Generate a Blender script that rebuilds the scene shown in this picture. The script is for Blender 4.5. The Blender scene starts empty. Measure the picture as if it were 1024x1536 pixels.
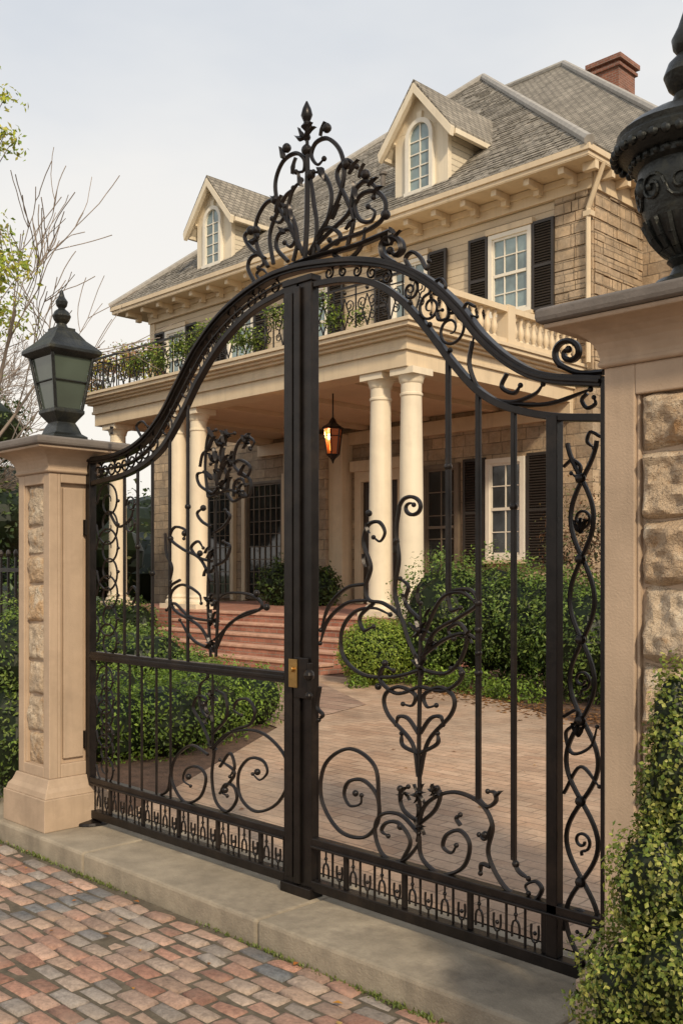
import bpy, math, random
import numpy as np
from mathutils import Vector, noise
random.seed(7); rng=np.random.default_rng(7)
scn=bpy.context.scene
# ---------------------------------------------------------------- site survey constants
CX,CY,CH=3.627,-3.345,1.6      # tripod position and eye height (m)
FPX=1485.0; HOR=858.0
def elev(px,py,Y=0.0):
    """rectify a measured point of the ironwork to the (x,z) elevation drawing of a wall-parallel plane"""
    k=(px-512.0)/FPX; dy=Y-CY; dx=-dy*(1-k)/(1+k); D=(dy-dx)*0.70710678
    return (CX+dx, CH+(HOR-py)*D/FPX)
# ---------------------------------------------------------------- materials
def newmat(name):
    m=bpy.data.materials.new(name); m.use_nodes=True
    nt=m.node_tree; b=nt.nodes['Principled BSDF']
    return m,nt,b
def N(nt,t,**kw):
    n=nt.nodes.new(t)
    for k,v in kw.items(): setattr(n,k,v)
    return n
def mixc(nt,fac,a,b,blend='MIX'):
    n=N(nt,'ShaderNodeMix',data_type='RGBA',blend_type=blend)
    for sock,val in ((n.inputs[0],fac),(n.inputs[6],a),(n.inputs[7],b)):
        if isinstance(val,bpy.types.NodeSocket): nt.links.new(val,sock)
        elif isinstance(val,(int,float)): sock.default_value=val
        else: sock.default_value=(*val,1)
    return n.outputs[2]
def noi(nt,vec,scale,detail=4,rough=.6):
    n=N(nt,'ShaderNodeTexNoise'); n.inputs['Scale'].default_value=scale
    n.inputs['Detail'].default_value=min(detail,5); n.inputs['Roughness'].default_value=rough
    nt.links.new(vec,n.inputs['Vector']); return n.outputs['Fac']
def ramp(nt,fac,p0,p1,c0=(0,0,0),c1=(1,1,1)):
    r=N(nt,'ShaderNodeValToRGB'); r.color_ramp.elements[0].position=p0; r.color_ramp.elements[1].position=p1
    r.color_ramp.elements[0].color=(*c0,1); r.color_ramp.elements[1].color=(*c1,1)
    nt.links.new(fac,r.inputs[0]); return r.outputs[0]
def bump(nt,b,h,st,dist=.01,prev=None):
    n=N(nt,'ShaderNodeBump'); n.inputs['Strength'].default_value=st; n.inputs['Distance'].default_value=dist
    nt.links.new(h,n.inputs['Height'])
    if prev: nt.links.new(prev,n.inputs['Normal'])
    nt.links.new(n.outputs[0],b.inputs['Normal']); return n.outputs[0]
def simple(name,col,rough=.6,var=.18,scale=3,bst=.25,bscale=60,metal=0,dirt=None,bdist=.004,streak=None):
    m,nt,b=newmat(name); tc=N(nt,'ShaderNodeTexCoord').outputs['Object']
    lo=tuple(c*(1-var) for c in col); hi=tuple(min(1,c*(1+var)) for c in col)
    f=ramp(nt,noi(nt,tc,scale,6,.65),.3,.7)
    c=mixc(nt,f,lo,hi)
    if dirt:
        d=ramp(nt,noi(nt,tc,scale*.45,8,.75),.52,.75)
        c=mixc(nt,d,c,dirt)
    if streak:
        mp=N(nt,'ShaderNodeMapping'); mp.inputs['Scale'].default_value=(7,7,.5); nt.links.new(tc,mp.inputs[0])
        s=ramp(nt,noi(nt,mp.outputs[0],1,5,.7),.5,.8,(0,0,0),(.5,.5,.5)); c=mixc(nt,s,c,streak)
    nt.links.new(c,b.inputs['Base Color'])
    b.inputs['Roughness'].default_value=rough; b.inputs['Metallic'].default_value=metal
    if bst: bump(nt,b,noi(nt,tc,bscale,5),bst,bdist)
    return m
def bricky(name,c1,c2,mortar,w,h,ms=.008,rough=.8,var=.3,bst=.6,bd=.01,nscale=2.5,bias=0,smooth=.2,off=.5,fine=40,tint=None,squash=1.0,warp=.16):
    m,nt,b=newmat(name); uv=N(nt,'ShaderNodeUVMap').outputs[0]
    tc=N(nt,'ShaderNodeTexCoord').outputs['Object']
    t=N(nt,'ShaderNodeTexBrick'); t.offset=off
    if squash!=1.0: t.squash=squash; t.squash_frequency=3; t.offset_frequency=2
    wn=N(nt,'ShaderNodeTexNoise'); wn.inputs['Scale'].default_value=3.0/w*.3; nt.links.new(uv,wn.inputs['Vector'])
    vm=N(nt,'ShaderNodeVectorMath',operation='SCALE'); nt.links.new(wn.outputs['Color'],vm.inputs[0]); vm.inputs['Scale'].default_value=h*warp
    va=N(nt,'ShaderNodeVectorMath',operation='ADD'); nt.links.new(uv,va.inputs[0]); nt.links.new(vm.outputs[0],va.inputs[1])
    nt.links.new(va.outputs[0],t.inputs['Vector'])
    t.inputs['Color1'].default_value=(*c1,1); t.inputs['Color2'].default_value=(*c2,1); t.inputs['Mortar'].default_value=(*mortar,1)
    t.inputs['Scale'].default_value=1; t.inputs['Mortar Size'].default_value=ms; t.inputs['Mortar Smooth'].default_value=smooth
    t.inputs['Bias'].default_value=bias; t.inputs['Brick Width'].default_value=w; t.inputs['Row Height'].default_value=h
    f=noi(nt,tc,nscale,8,.7)
    dk=ramp(nt,f,.3,.72,(1-var,)*3,(1+var*.35,)*3)
    c=t.outputs['Color']
    if tint: c=mixc(nt,ramp(nt,noi(nt,tc,nscale*.6,4,.7),.42,.66,(0,0,0),(.7,.7,.7)),c,tint)
    c=mixc(nt,1.0,c,dk,'MULTIPLY')
    f2=noi(nt,tc,fine,4,.7)
    c=mixc(nt,.35,c,mixc(nt,1.0,c,ramp(nt,f2,.3,.7,(.55,)*3,(1.3,)*3),'MULTIPLY'))
    nt.links.new(c,b.inputs['Base Color']); b.inputs['Roughness'].default_value=rough
    inv=N(nt,'ShaderNodeMath',operation='SUBTRACT'); inv.inputs[0].default_value=1; nt.links.new(t.outputs['Fac'],inv.inputs[1])
    p=bump(nt,b,inv.outputs[0],bst,bd); bump(nt,b,f2,bst*.7,bd*.6,p)
    return m
def attrmat(name,rough=.75,trans=0,bst=.5,bscale=70,bdist=.005,spec=.5,mott=.5):
    m,nt,b=newmat(name); a=N(nt,'ShaderNodeAttribute',attribute_name='Col')
    tc=N(nt,'ShaderNodeTexCoord').outputs['Object']; c=a.outputs['Color']
    if mott:
        c=mixc(nt,mott,c,mixc(nt,1.0,c,ramp(nt,noi(nt,tc,bscale*.5,6,.7),.3,.7,(.5,)*3,(1.5,)*3),'MULTIPLY'))
        c=mixc(nt,ramp(nt,noi(nt,tc,1.6,5,.7),.42,.68,(0,0,0),(.55,.55,.55)),c,(.40,.31,.24))
    nt.links.new(c,b.inputs['Base Color']); b.inputs['Roughness'].default_value=rough
    b.inputs['Specular IOR Level'].default_value=spec
    if bst: bump(nt,b,noi(nt,tc,bscale,5,.7),bst,bdist)
    if trans:
        tr=N(nt,'ShaderNodeBsdfTranslucent'); nt.links.new(c,tr.inputs[0]); mx=N(nt,'ShaderNodeMixShader'); mx.inputs[0].default_value=trans
        nt.links.new(b.outputs[0],mx.inputs[1]); nt.links.new(tr.outputs[0],mx.inputs[2])
        nt.links.new(mx.outputs[0],nt.nodes['Material Output'].inputs['Surface'])
    return m
IRON=simple('wrought_iron',(.018,.0145,.013),.33,.4,9,.35,120,.5,dirt=(.04,.029,.022),bdist=.002)
BRONZE=simple('weathered_bronze',(.026,.028,.026),.34,.45,14,.5,70,.5,dirt=(.075,.07,.045),bdist=.006)
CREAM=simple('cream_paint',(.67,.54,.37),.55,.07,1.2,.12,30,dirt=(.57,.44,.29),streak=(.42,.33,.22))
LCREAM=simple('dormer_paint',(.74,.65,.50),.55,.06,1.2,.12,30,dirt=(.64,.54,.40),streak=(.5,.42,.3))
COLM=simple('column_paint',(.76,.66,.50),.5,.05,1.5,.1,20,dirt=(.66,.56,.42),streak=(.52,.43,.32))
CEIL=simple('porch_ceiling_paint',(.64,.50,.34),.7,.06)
SASH=simple('sash_white',(.76,.71,.61),.5,.05)
PILL=simple('pillar_stucco',(.45,.335,.235),.75,.12,2.5,.5,110,dirt=(.33,.245,.17),streak=(.27,.20,.14))
CAPM=simple('pillar_cap_stone',(.16,.137,.118),.6,.25,5,.5,70,dirt=(.10,.085,.07))
CONC=simple('concrete',(.32,.27,.20),.85,.32,2.6,.8,70,dirt=(.15,.125,.095),streak=(.17,.145,.105),bdist=.006)
SHUT=simple('shutter_paint',(.032,.026,.022),.5,.2)
DOOR=simple('dark_door',(.045,.03,.022),.4,.2)
BRASS=simple('brass',(.40,.25,.09),.4,.25,20,.2,80,.9)
BARK=simple('bark',(.27,.22,.18),.9,.3,8,.5,40)
SOIL=simple('mulch',(.13,.075,.048),.95,.45,9,1,50,bdist=.02)
GRASS=simple('ground_turf',(.06,.085,.03),.95,.4,1.5,1,60,bdist=.02)
SHING=bricky('roof_shingles',(.24,.215,.175),(.38,.34,.28),(.10,.09,.075),.20,.15,.012,.9,.32,1.0,.03,1.2,fine=14)
ASHL=bricky('ashlar_stone',(.60,.44,.28),(.38,.28,.185),(.24,.18,.12),.50,.24,.010,.85,.42,1.0,.04,3,fine=18,tint=(.42,.34,.25),squash=.62,warp=.22)
SIDING=bricky('clapboard_siding',(.64,.52,.365),(.62,.50,.35),(.40,.31,.21),60,.16,.010,.6,.14,.7,.015,1)
LSID=bricky('dormer_clapboard',(.70,.62,.48),(.68,.60,.46),(.42,.36,.27),60,.13,.010,.6,.1,.8,.015,1)
CHIM=bricky('chimney_brick',(.32,.12,.07),(.22,.085,.055),(.28,.22,.18),.22,.075,.01)
STEPB=bricky('step_brick',(.40,.15,.095),(.48,.22,.15),(.38,.28,.22),.21,.075,.008,.8,.35,.8)
PAVE=bricky('driveway_pavers',(.50,.31,.195),(.62,.42,.28),(.30,.20,.13),.24,.115,.005,.8,.5,.9,.01,.9,tint=(.50,.385,.28),warp=.3)
STREETFAR=bricky('street_bricks_far',(.28,.17,.13),(.20,.18,.17),(.08,.07,.055),.21,.105,.01)
SAND=simple('joint_sand',(.11,.09,.062),.95,.4,20,.8,150)
BRK=attrmat('street_brick_faces',.8,0,.9,80,.008,.4,.75)
LEAF=attrmat('foliage_leaves',.45,.32,0,spec=.4,mott=0)
def stonemat():
    m,nt,b=newmat('rockface_stone'); tc=N(nt,'ShaderNodeTexCoord').outputs['Object']
    ri=N(nt,'ShaderNodeNewGeometry').outputs['Random Per Island']
    f=noi(nt,tc,4.5,8,.7); c=mixc(nt,ramp(nt,f,.36,.64),(.33,.25,.17),(.64,.44,.25))
    base=mixc(nt,ramp(nt,ri,.1,.9),(.56,.49,.39),(.58,.38,.21))
    c=mixc(nt,.5,c,base)
    c=mixc(nt,ramp(nt,noi(nt,tc,9,6,.7),.5,.66),c,(.68,.58,.44))
    c=mixc(nt,ramp(nt,noi(nt,tc,7,6,.75),.55,.68),c,(.42,.25,.12))
    c=mixc(nt,ramp(nt,noi(nt,tc,16,6,.75),.56,.72),c,(.20,.145,.095))
    c=mixc(nt,ramp(nt,noi(nt,tc,60,5,.7),.58,.75),c,(.17,.13,.095))
    nt.links.new(c,b.inputs['Base Color']); b.inputs['Roughness'].default_value=.85
    p=bump(nt,b,noi(nt,tc,13,5,.75),1.0,.035); bump(nt,b,noi(nt,tc,50,5,.75),.9,.012,p); return m
STONE=stonemat()
def glassmat(name,col,rough=.06):
    m,nt,b=newmat(name); tc=N(nt,'ShaderNodeTexCoord').outputs['Object']
    c=mixc(nt,ramp(nt,noi(nt,tc,1.3,3),.35,.65),tuple(x*.6 for x in col),tuple(x*1.35 for x in col))
    nt.links.new(c,b.inputs['Base Color']); b.inputs['Roughness'].default_value=rough; b.inputs['Specular IOR Level'].default_value=.9
    bump(nt,b,noi(nt,tc,1.8,2),.15,.02); return m
GLD=glassmat('dark_window_glass',(.022,.022,.02)); GLU=glassmat('sky_window_glass',(.20,.27,.28))  # upper panes: sky reflection painted in as a blue-grey base colour
GLL=glassmat('lantern_glass',(.075,.095,.075),.12)
def glow():
    m,nt,b=newmat('lit_amber_glass'); b.inputs['Base Color'].default_value=(.8,.3,.08,1)
    b.inputs['Emission Color'].default_value=(1,.30,.05,1); b.inputs['Emission Strength'].default_value=3.0; return m
GLOW=glow()
def amber():
    m,nt,b=newmat('amber_pane'); b.inputs['Base Color'].default_value=(.10,.03,.01,1); b.inputs['Roughness'].default_value=.2
    b.inputs['Emission Color'].default_value=(1,.17,.02,1); b.inputs['Emission Strength'].default_value=.10; return m
AMB=amber()
# ---------------------------------------------------------------- mesh builder
class MB:
    def __init__(s): s.v=[]; s.f=[]
    def add(s,vs,fs):
        o=len(s.v); s.v+= [tuple(p) for p in vs]; s.f+=[tuple(i+o for i in f) for f in fs]
    def box(s,x0,x1,y0,y1,z0,z1):
        s.add([(x0,y0,z0),(x1,y0,z0),(x1,y1,z0),(x0,y1,z0),(x0,y0,z1),(x1,y0,z1),(x1,y1,z1),(x0,y1,z1)],
              [(0,3,2,1),(4,5,6,7),(0,1,5,4),(1,2,6,5),(2,3,7,6),(3,0,4,7)])
    def loft(s,x0,x1,y0,y1,prof):
        vs=[]
        for e,z in prof: vs+=[(x0-e,y0-e,z),(x1+e,y0-e,z),(x1+e,y1+e,z),(x0-e,y1+e,z)]
        n=len(prof); s.add(vs,[(j*4+i,j*4+(i+1)%4,j*4+4+(i+1)%4,j*4+4+i) for j in range(n-1) for i in range(4)]+[(3,2,1,0),(n*4-4,n*4-3,n*4-2,n*4-1)])
    def prism(s,prof,y0,y1):
        n=len(prof); s.add([(x,y0,z) for x,z in prof]+[(x,y1,z) for x,z in prof],
            [tuple(range(n)),tuple(range(2*n-1,n-1,-1))]+[(i,i+n,(i+1)%n+n,(i+1)%n) for i in range(n)])
    def lathe(s,cx,cy,prof,n=20,rot=0):
        vs=[];fs=[]
        for r,z in prof:
            for i in range(n):
                a=rot+2*math.pi*i/n; vs.append((cx+r*math.cos(a),cy+r*math.sin(a),z))
        for j in range(len(prof)-1):
            for i in range(n):
                fs.append((j*n+i,j*n+(i+1)%n,(j+1)*n+(i+1)%n,(j+1)*n+i))
        fs.append(tuple(reversed(range(n)))); fs.append(tuple(range((len(prof)-1)*n,len(prof)*n)))
        s.add(vs,fs)
    def tube(s,p0,p1,r,n=8,r2=None):
        p0=Vector(p0);p1=Vector(p1);d=(p1-p0).normalized(); r2=r if r2 is None else r2
        u=d.orthogonal().normalized(); w=d.cross(u); vs=[]
        for p,q in ((p0,r),(p1,r2)):
            for i in range(n):
                a=2*math.pi*i/n; vs.append(p+u*math.cos(a)*q+w*math.sin(a)*q)
        s.add(vs,[(i,(i+1)%n,n+(i+1)%n,n+i) for i in range(n)]+[tuple(reversed(range(n))),tuple(range(n,2*n))])
    def sweep(s,pts,w,t,y=0,n=6,taper=0):
        """sweep a bar of width w (in the x-z plane) and thickness t (y) along a planar path"""
        P=np.array(pts,float)
        d=np.gradient(P,axis=0); L=np.linalg.norm(d,axis=1,keepdims=True); L[L==0]=1; d=d/L
        nr=np.stack([-d[:,1],d[:,0]],1); m=len(P); vs=[]
        for i in range(m):
            q=1.0
            if taper: q=min(1,.45+ .55*min(1,(m-1-i)/(m*taper+1e-6)))
            for j in range(n):
                a=2*math.pi*(j+.5)/n; k=1.0 if n>4 else 1.41421
                o=math.cos(a)*w*.5*k*q; yy=math.sin(a)*t*.5*k*q
                vs.append((P[i,0]+nr[i,0]*o,y+yy,P[i,1]+nr[i,1]*o))
        fs=[(i*n+j,i*n+(j+1)%n,(i+1)*n+(j+1)%n,(i+1)*n+j) for i in range(m-1) for j in range(n)]
        fs+=[tuple(reversed(range(n))),tuple(range((m-1)*n,m*n))]
        s.add(vs,fs)
    def ball(s,c,r,n=8,sx=1,sy=1,sz=1):
        prof=[(math.sin(math.pi*j/6)*r+1e-4,c[2]-math.cos(math.pi*j/6)*r*sz) for j in range(7)]
        o=len(s.v); s.lathe(c[0],c[1],prof,n)
        for i in range(o,len(s.v)):
            p=s.v[i]; s.v[i]=(c[0]+(p[0]-c[0])*sx,c[1]+(p[1]-c[1])*sy,p[2])
    def build(s,name,mat,parent=None,bev=0,smooth=False,seg=2):
        me=bpy.data.meshes.new(name); me.from_pydata(s.v,[],s.f); me.validate()
        ul=me.uv_layers.new(name='UVMap'); uv=np.zeros(len(me.loops)*2)
        for p in me.polygons:
            n=p.normal; t=Vector((0,0,1)).cross(n)
            if t.length<.05: t=Vector((1,0,0))
            t.normalize(); b=n.cross(t)
            for li in p.loop_indices:
                co=me.vertices[me.loops[li].vertex_index].co; uv[2*li]=co.dot(t); uv[2*li+1]=co.dot(b)
        ul.data.foreach_set('uv',uv)
        me.materials.append(mat); ob=bpy.data.objects.new(name,me); scn.collection.objects.link(ob)
        if smooth:
            me.polygons.foreach_set('use_smooth',[True]*len(me.polygons))
            e=ob.modifiers.new('es','EDGE_SPLIT'); e.split_angle=math.radians(40)
        if bev:
            b=ob.modifiers.new('bev','BEVEL'); b.width=bev; b.segments=seg; b.limit_method='ANGLE'; b.angle_limit=math.radians(35)
        if parent: ob.parent=parent
        return ob
def empty(name,loc=(0,0,0)):
    e=bpy.data.objects.new(name,None); scn.collection.objects.link(e); return e
def catmull(pts,k=7):
    P=[np.array(p,float) for p in pts]
    if len(P)<3: return [tuple(p) for p in P]
    P=[2*P[0]-P[1]]+P+[2*P[-1]-P[-2]]; out=[]
    for i in range(1,len(P)-2):
        for j in range(k):
            t=j/k; a,b,c,d=P[i-1:i+3]
            out.append(tuple(.5*((2*b)+(-a+c)*t+(2*a-5*b+4*c-d)*t*t+(-a+3*b-3*c+d)*t**3)))
    out.append(tuple(P[-2])); return out
def spir(cx,cy,r0,r1,a0,a1,n=14):
    return [(cx+(r0+(r1-r0)*i/n)*math.cos(math.radians(a0+(a1-a0)*i/n)),
             cy+(r0+(r1-r0)*i/n)*math.sin(math.radians(a0+(a1-a0)*i/n))) for i in range(n+1)]
# ================================================================= GATE
gate=empty('wrought_iron_gate')
scroll=MB(); frame=MB(); orn=MB(); crown=MB()
def st(pts,w=.017,t=.02,y=0,mb=None,taper=.25,k=7,knob=True):
    P=[elev(*p) for p in catmull(pts,k)]
    (mb or scroll).sweep(P,w,t,y,6,taper)
    if knob: (mb or orn).ball((P[-1][0],y,P[-1][1]),w*.62)
def ileaf(px,py,L,ang,y=0,mb=None,wd=.38,bulge=.012):
    """forged leaf, L in metres, ang deg in the gate plane"""
    x,z=elev(px,py); a=math.radians(ang); ux,uz=math.cos(a),math.sin(a); nx,nz=-uz,ux
    vs=[];m=6
    prof=[0.12,.75,1,.8,.45,.04]
    for i in range(m):
        s=i/(m-1)*L; h=prof[i]*L*wd*.5; cv=math.sin(i/(m-1)*3.1)*L*.10
        bx,bz=x+ux*s+nx*cv,z+uz*s+nz*cv
        vs+=[(bx+nx*h,y,bz+nz*h),(bx,y-bulge,bz),(bx-nx*h,y,bz-nz*h),(bx,y+bulge,bz)]
    fs=[(i*4+j,i*4+(j+1)%4,(i+1)*4+(j+1)%4,(i+1)*4+j) for i in range(m-1) for j in range(4)]+[(3,2,1,0),((m-1)*4,(m-1)*4+1,(m-1)*4+2,(m-1)*4+3)]
    (mb or orn).add(vs,fs)
def iball(px,py,r,mb=None,y=0):
    x,z=elev(px,py); (mb or orn).ball((x,y,z),r)
def rosette(px,py,L,n=6,a0=0,mb=None):
    for i in range(n): ileaf(px,py,L*random.uniform(.75,1.05),a0+360*i/n+random.uniform(-12,12),random.uniform(-.015,.01),mb)
    iball(px,py,L*.24,mb,-.01)
Xat=lambda px: elev(px,0)[0]
A=[(130,693),(180,683),(215,662),(245,625),(270,577),(300,520),(340,468),(395,424),(440,405),(490,396),(545,393),(600,402),(650,428),(690,465),(725,508),(770,546),(820,567),(905,573)]
B=[(138,726),(195,709),(240,677),(272,625),(300,567),(335,512),(380,466),(432,436)]
B2=[(474,427),(520,420),(560,425),(600,448),(640,492),(680,545),(720,588),(765,612),(830,625),(905,627)]
Aw=np.array([elev(*p) for p in catmull(A,10)]); Bw=np.array([elev(*p) for p in catmull(B,10)]); B2w=np.array([elev(*p) for p in catmull(B2,10)])
frame.sweep(Aw,.042,.055,0,4); frame.sweep(Aw,.016,.08,0,4)
frame.sweep(Bw,.030,.04,0,4); frame.sweep(B2w,.030,.04,0,4)
A2=[(150,705),(195,695),(228,668),(256,622),(283,570),(312,520),(352,474),(400,438),(436,421)]
frame.sweep([elev(*p) for p in catmull(A2,8)],.012,.03,0,4)
def zi(w,x): return float(np.interp(x,w[:,0],w[:,1]))
zt=elev(452,424)[1]
frame.box(-.100,-.006,-.028,.028,.05,zt); frame.box(.004,.098,-.024,.028,.05,zt-.01)
frame.box(-.078,-.030,-.036,-.029,.08,zt-.05); frame.box(-.012,.030,-.042,-.029,.06,zt-.03)
frame.box(-.106,.108,-.035,.035,zt-.012,zt+.02)
frame.box(-.11,.108,-.045,.045,.0,.05)
frame.box(-2.005,-1.955,-.025,.025,.01,zi(Aw,-1.98))
def rail(x0,x1,z,h,d): frame.box(x0,x1,-d,d,z-h/2,z+h/2)
rail(-1.955,-.100,1.068,.055,.022)
rail(-1.955,-.100,1.068,.02,.030)
for x0,x1 in ((-1.955,-.100),(.098,1.70)):
    rail(x0,x1,.275,.045,.024); rail(x0,x1,.065,.05,.028); rail(x0,x1,.258,.012,.034)
frame.box(1.440,1.490,-.024,.024,.09,zi(B2w,1.46)); frame.box(1.68,1.735,-.025,.025,.02,2.33)
frame.box(1.735,1.90,-.02,.02,2.2,2.24); frame.box(1.735,1.90,-.02,.02,.4,.44)
def strip(x0,x1):
    n=int((x1-x0)/.045)
    for i in range(n+1):
        x=x0+(x1-x0)*i/n
        if i%8==4: frame.box(x-.014,x+.014,-.008,.008,.09,.252)
        elif i%2==0: frame.box(x-.0045,x+.0045,-.006,.006,.09,.252)
        else:
            c=[(x-.018,.115),(x-.018,.155),(x-.011,.178),(x,.184),(x+.011,.178),(x+.018,.155),(x+.018,.115)] if i%4==1 else [(x-.017,.19),(x-.018,.15),(x-.011,.125),(x,.118),(x+.011,.125),(x+.018,.15),(x+.017,.19)]
            scroll.sweep(catmull(c,4),.006,.009,0,4); orn.ball((x,0,.208 if i%4==1 else .155),.009)
            if i%4==1: scroll.sweep([(x,.184),(x,.252)],.005,.008,0,4)
            else: scroll.sweep([(x,.09),(x,.118)],.005,.008,0,4)
strip(-1.93,-.13); strip(.13,1.42)
def vbar(px,z0,z1,w=.018):
    x=Xat(px); frame.box(x-w/2,x+w/2,-w/2,w/2,z0,z1)
for px in (187,207,229,255,282): vbar(px,1.095,zi(Bw,Xat(px)),.016)
for px in (160,178,195,213,235,256): vbar(px,.297,1.04,.013)
for px,yb in ((672,890),(717,1200),(770,1290)): vbar(px,elev(px,yb)[1],zi(B2w,Xat(px)),.021)
for px,py in ((717,905),(717,945),(770,760),(672,700),(207,820),(229,860),(282,760),(717,1010)): iball(px,py,.018)
def frieze(P,Q,n,w=.011,f=.40,flip=True,dot=True):
    P=np.array(P);Q=np.array(Q)
    for i in range(n):
        t=(i+.5)/n; ip=t*(len(P)-1); iq=t*(len(Q)-1)
        a=np.array([np.interp(ip,range(len(P)),P[:,c]) for c in (0,1)]); b=np.array([np.interp(iq,range(len(Q)),Q[:,c]) for c in (0,1)])
        m=(a+b)/2; v=b-a; L=np.linalg.norm(v); R=L*f*random.uniform(.88,1.05); th=math.degrees(math.atan2(v[1],v[0])); sg=1 if (i%2 or not flip) else -1
        pts=[tuple(a+v*.04)]+spir(m[0],m[1],R,R*.2,th+180,th+180+sg*540,16)
        scroll.sweep(catmull(pts,3),w,.015,0,6,.3)
        if dot:
            x,z=(a+v*.85); orn.ball((x,0,z),w*.9)
def seg(path,x0,x1,n=30):
    xs=np.linspace(x0,x1,n); return [(x,zi(path,x)) for x in xs]
frieze(seg(Aw,-1.93,-1.25),seg(Bw,-1.93,-1.25),9)
frieze(seg(Aw,-1.2,-.15),seg(Bw,-1.2,-.15),11,.008,.36,dot=False)
frieze(seg(Aw,.15,.62),seg(B2w,.15,.62),5,.009,.34,dot=False)
frieze(seg(Aw,.66,1.0),seg(B2w,.66,1.0),3,.013,.33)
def colscroll(px0,px1,y0,y1,n,w=.012):
    x0=Xat(px0);x1=Xat(px1); zt=elev((px0+px1)/2,y0)[1]; zb=elev((px0+px1)/2,y1)[1]
    frieze([(x0,zt),(x0,zb)],[(x1,zt),(x1,zb)],n,w,.45)
colscroll(143,184,735,980,7); colscroll(143,176,1008,1165,6,.010); colscroll(188,205,742,800,2,.01)
# ----- crown
st([(368,444),(400,420),(440,398),(480,383),(530,370),(575,352),(588,346)],.026,.05,taper=0,mb=crown,knob=False)
st([(457,392),(460,330),(461,250),(460,185)],.028,.03,taper=.4,mb=crown)
fx,fz=elev(460,190); ft=elev(460,152)[1]; h=ft-fz
crown.lathe(fx,0,[(.012,fz-.02),(.03,fz),(.014,fz+.02),(.022,fz+h*.3),(.030,fz+h*.45),(.022,fz+h*.7),(.004,ft)],10)
iball(460,206,.02,crown); iball(460,225,.028,crown)
for a in (25,155,55,125): ileaf(460,208,.08,a,-.01,crown)
C=[[(455,382),(438,342),(419,312),(413,275),(424,243),(443,230),(456,238),(455,256),(444,258)],
[(463,382),(482,345),(506,302),(516,260),(510,226),(492,208),(474,214),(467,233),(476,247),(486,238)],
[(468,376),(490,332),(497,292),(486,262),(470,258)],[(450,374),(432,330),(437,290),(452,270)],
[(402,400),(386,370),(384,335),(398,306),(416,300),(428,316),(420,334),(408,328)],
[(382,424),(372,402),(377,386),(390,382),(396,394),(388,402)],[(398,388),(378,374),(367,356),(376,346),(387,354),(381,363)],
[(432,392),(415,372),(418,352),(434,344),(444,356),(436,370),(427,364)],
[(470,386),(505,362),(545,348),(572,330),(578,305),(566,288),(545,290),(532,308),(540,330),(556,332),(562,318),(552,310)],
[(500,382),(520,390),(540,372),(548,345)],[(463,380),(492,350),(522,320),(530,290),(546,272),(562,280),(560,296)],
[(480,386),(476,356),(494,342),(510,352),(504,366),(494,360)],[(440,392),(446,360),(440,330),(428,310)],
[(520,372),(530,330),(520,300),(505,262),(520,240),(535,250)],[(410,396),(405,350),(425,300),(440,282)],
[(470,385),(475,340),(470,300),(466,262)]]
for c in C: st(c,.022,.024,mb=crown)
for px,py,L,a in ((430,238,.07,120),(482,205,.06,60),(440,262,.07,70),(420,300,.06,150),(478,252,.08,-60),(525,262,.07,40),
    (540,268,.06,60),(553,280,.06,20),(536,300,.08,100),(415,320,.08,60),(440,330,.07,100),(500,330,.07,50),
    (388,360,.07,170),(560,290,.06,10),(455,280,.07,110),(430,350,.06,140),(520,345,.06,30)): ileaf(px,py,L*1.15,a,-.008,crown,.5)
for px,py in ((430,222),(490,192),(548,262),(413,300),(384,345),(578,322),(376,346),(520,246),(466,262)): iball(px,py,.024,crown)
st([(590,395),(576,384),(573,368),(583,357),(598,360),(603,374),(594,383),(585,376)],.03,.05)
for a in (40,90,140): ileaf(588,368,.08,a,-.01)
st([(615,402),(608,388),(618,378),(630,386),(640,404),(643,392)],.018,.03)
st([(905,558),(880,560),(862,558),(840,548)]+spir(853,529,23,5,120,120+500,16),.024,.035)
st([(645,430),(660,418),(668,430),(660,440)],.014); st([(395,425),(385,412),(393,404),(402,412)],.014); st([(212,655),(205,640),(213,632),(222,640)],.014)
st([(650,440),(668,450),(672,475),(658,480),(655,468),(663,465)],.014); st([(672,470),(695,470),(712,490),(708,515)],.014); st([(712,460),(700,455),(695,470),(715,475)],.014)
for px,py,L,a in ((668,452,.08,-50),(684,470,.08,-50),(700,486,.08,-45),(170,652,.05,90)): ileaf(px,py,L,a,-.01)
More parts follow.
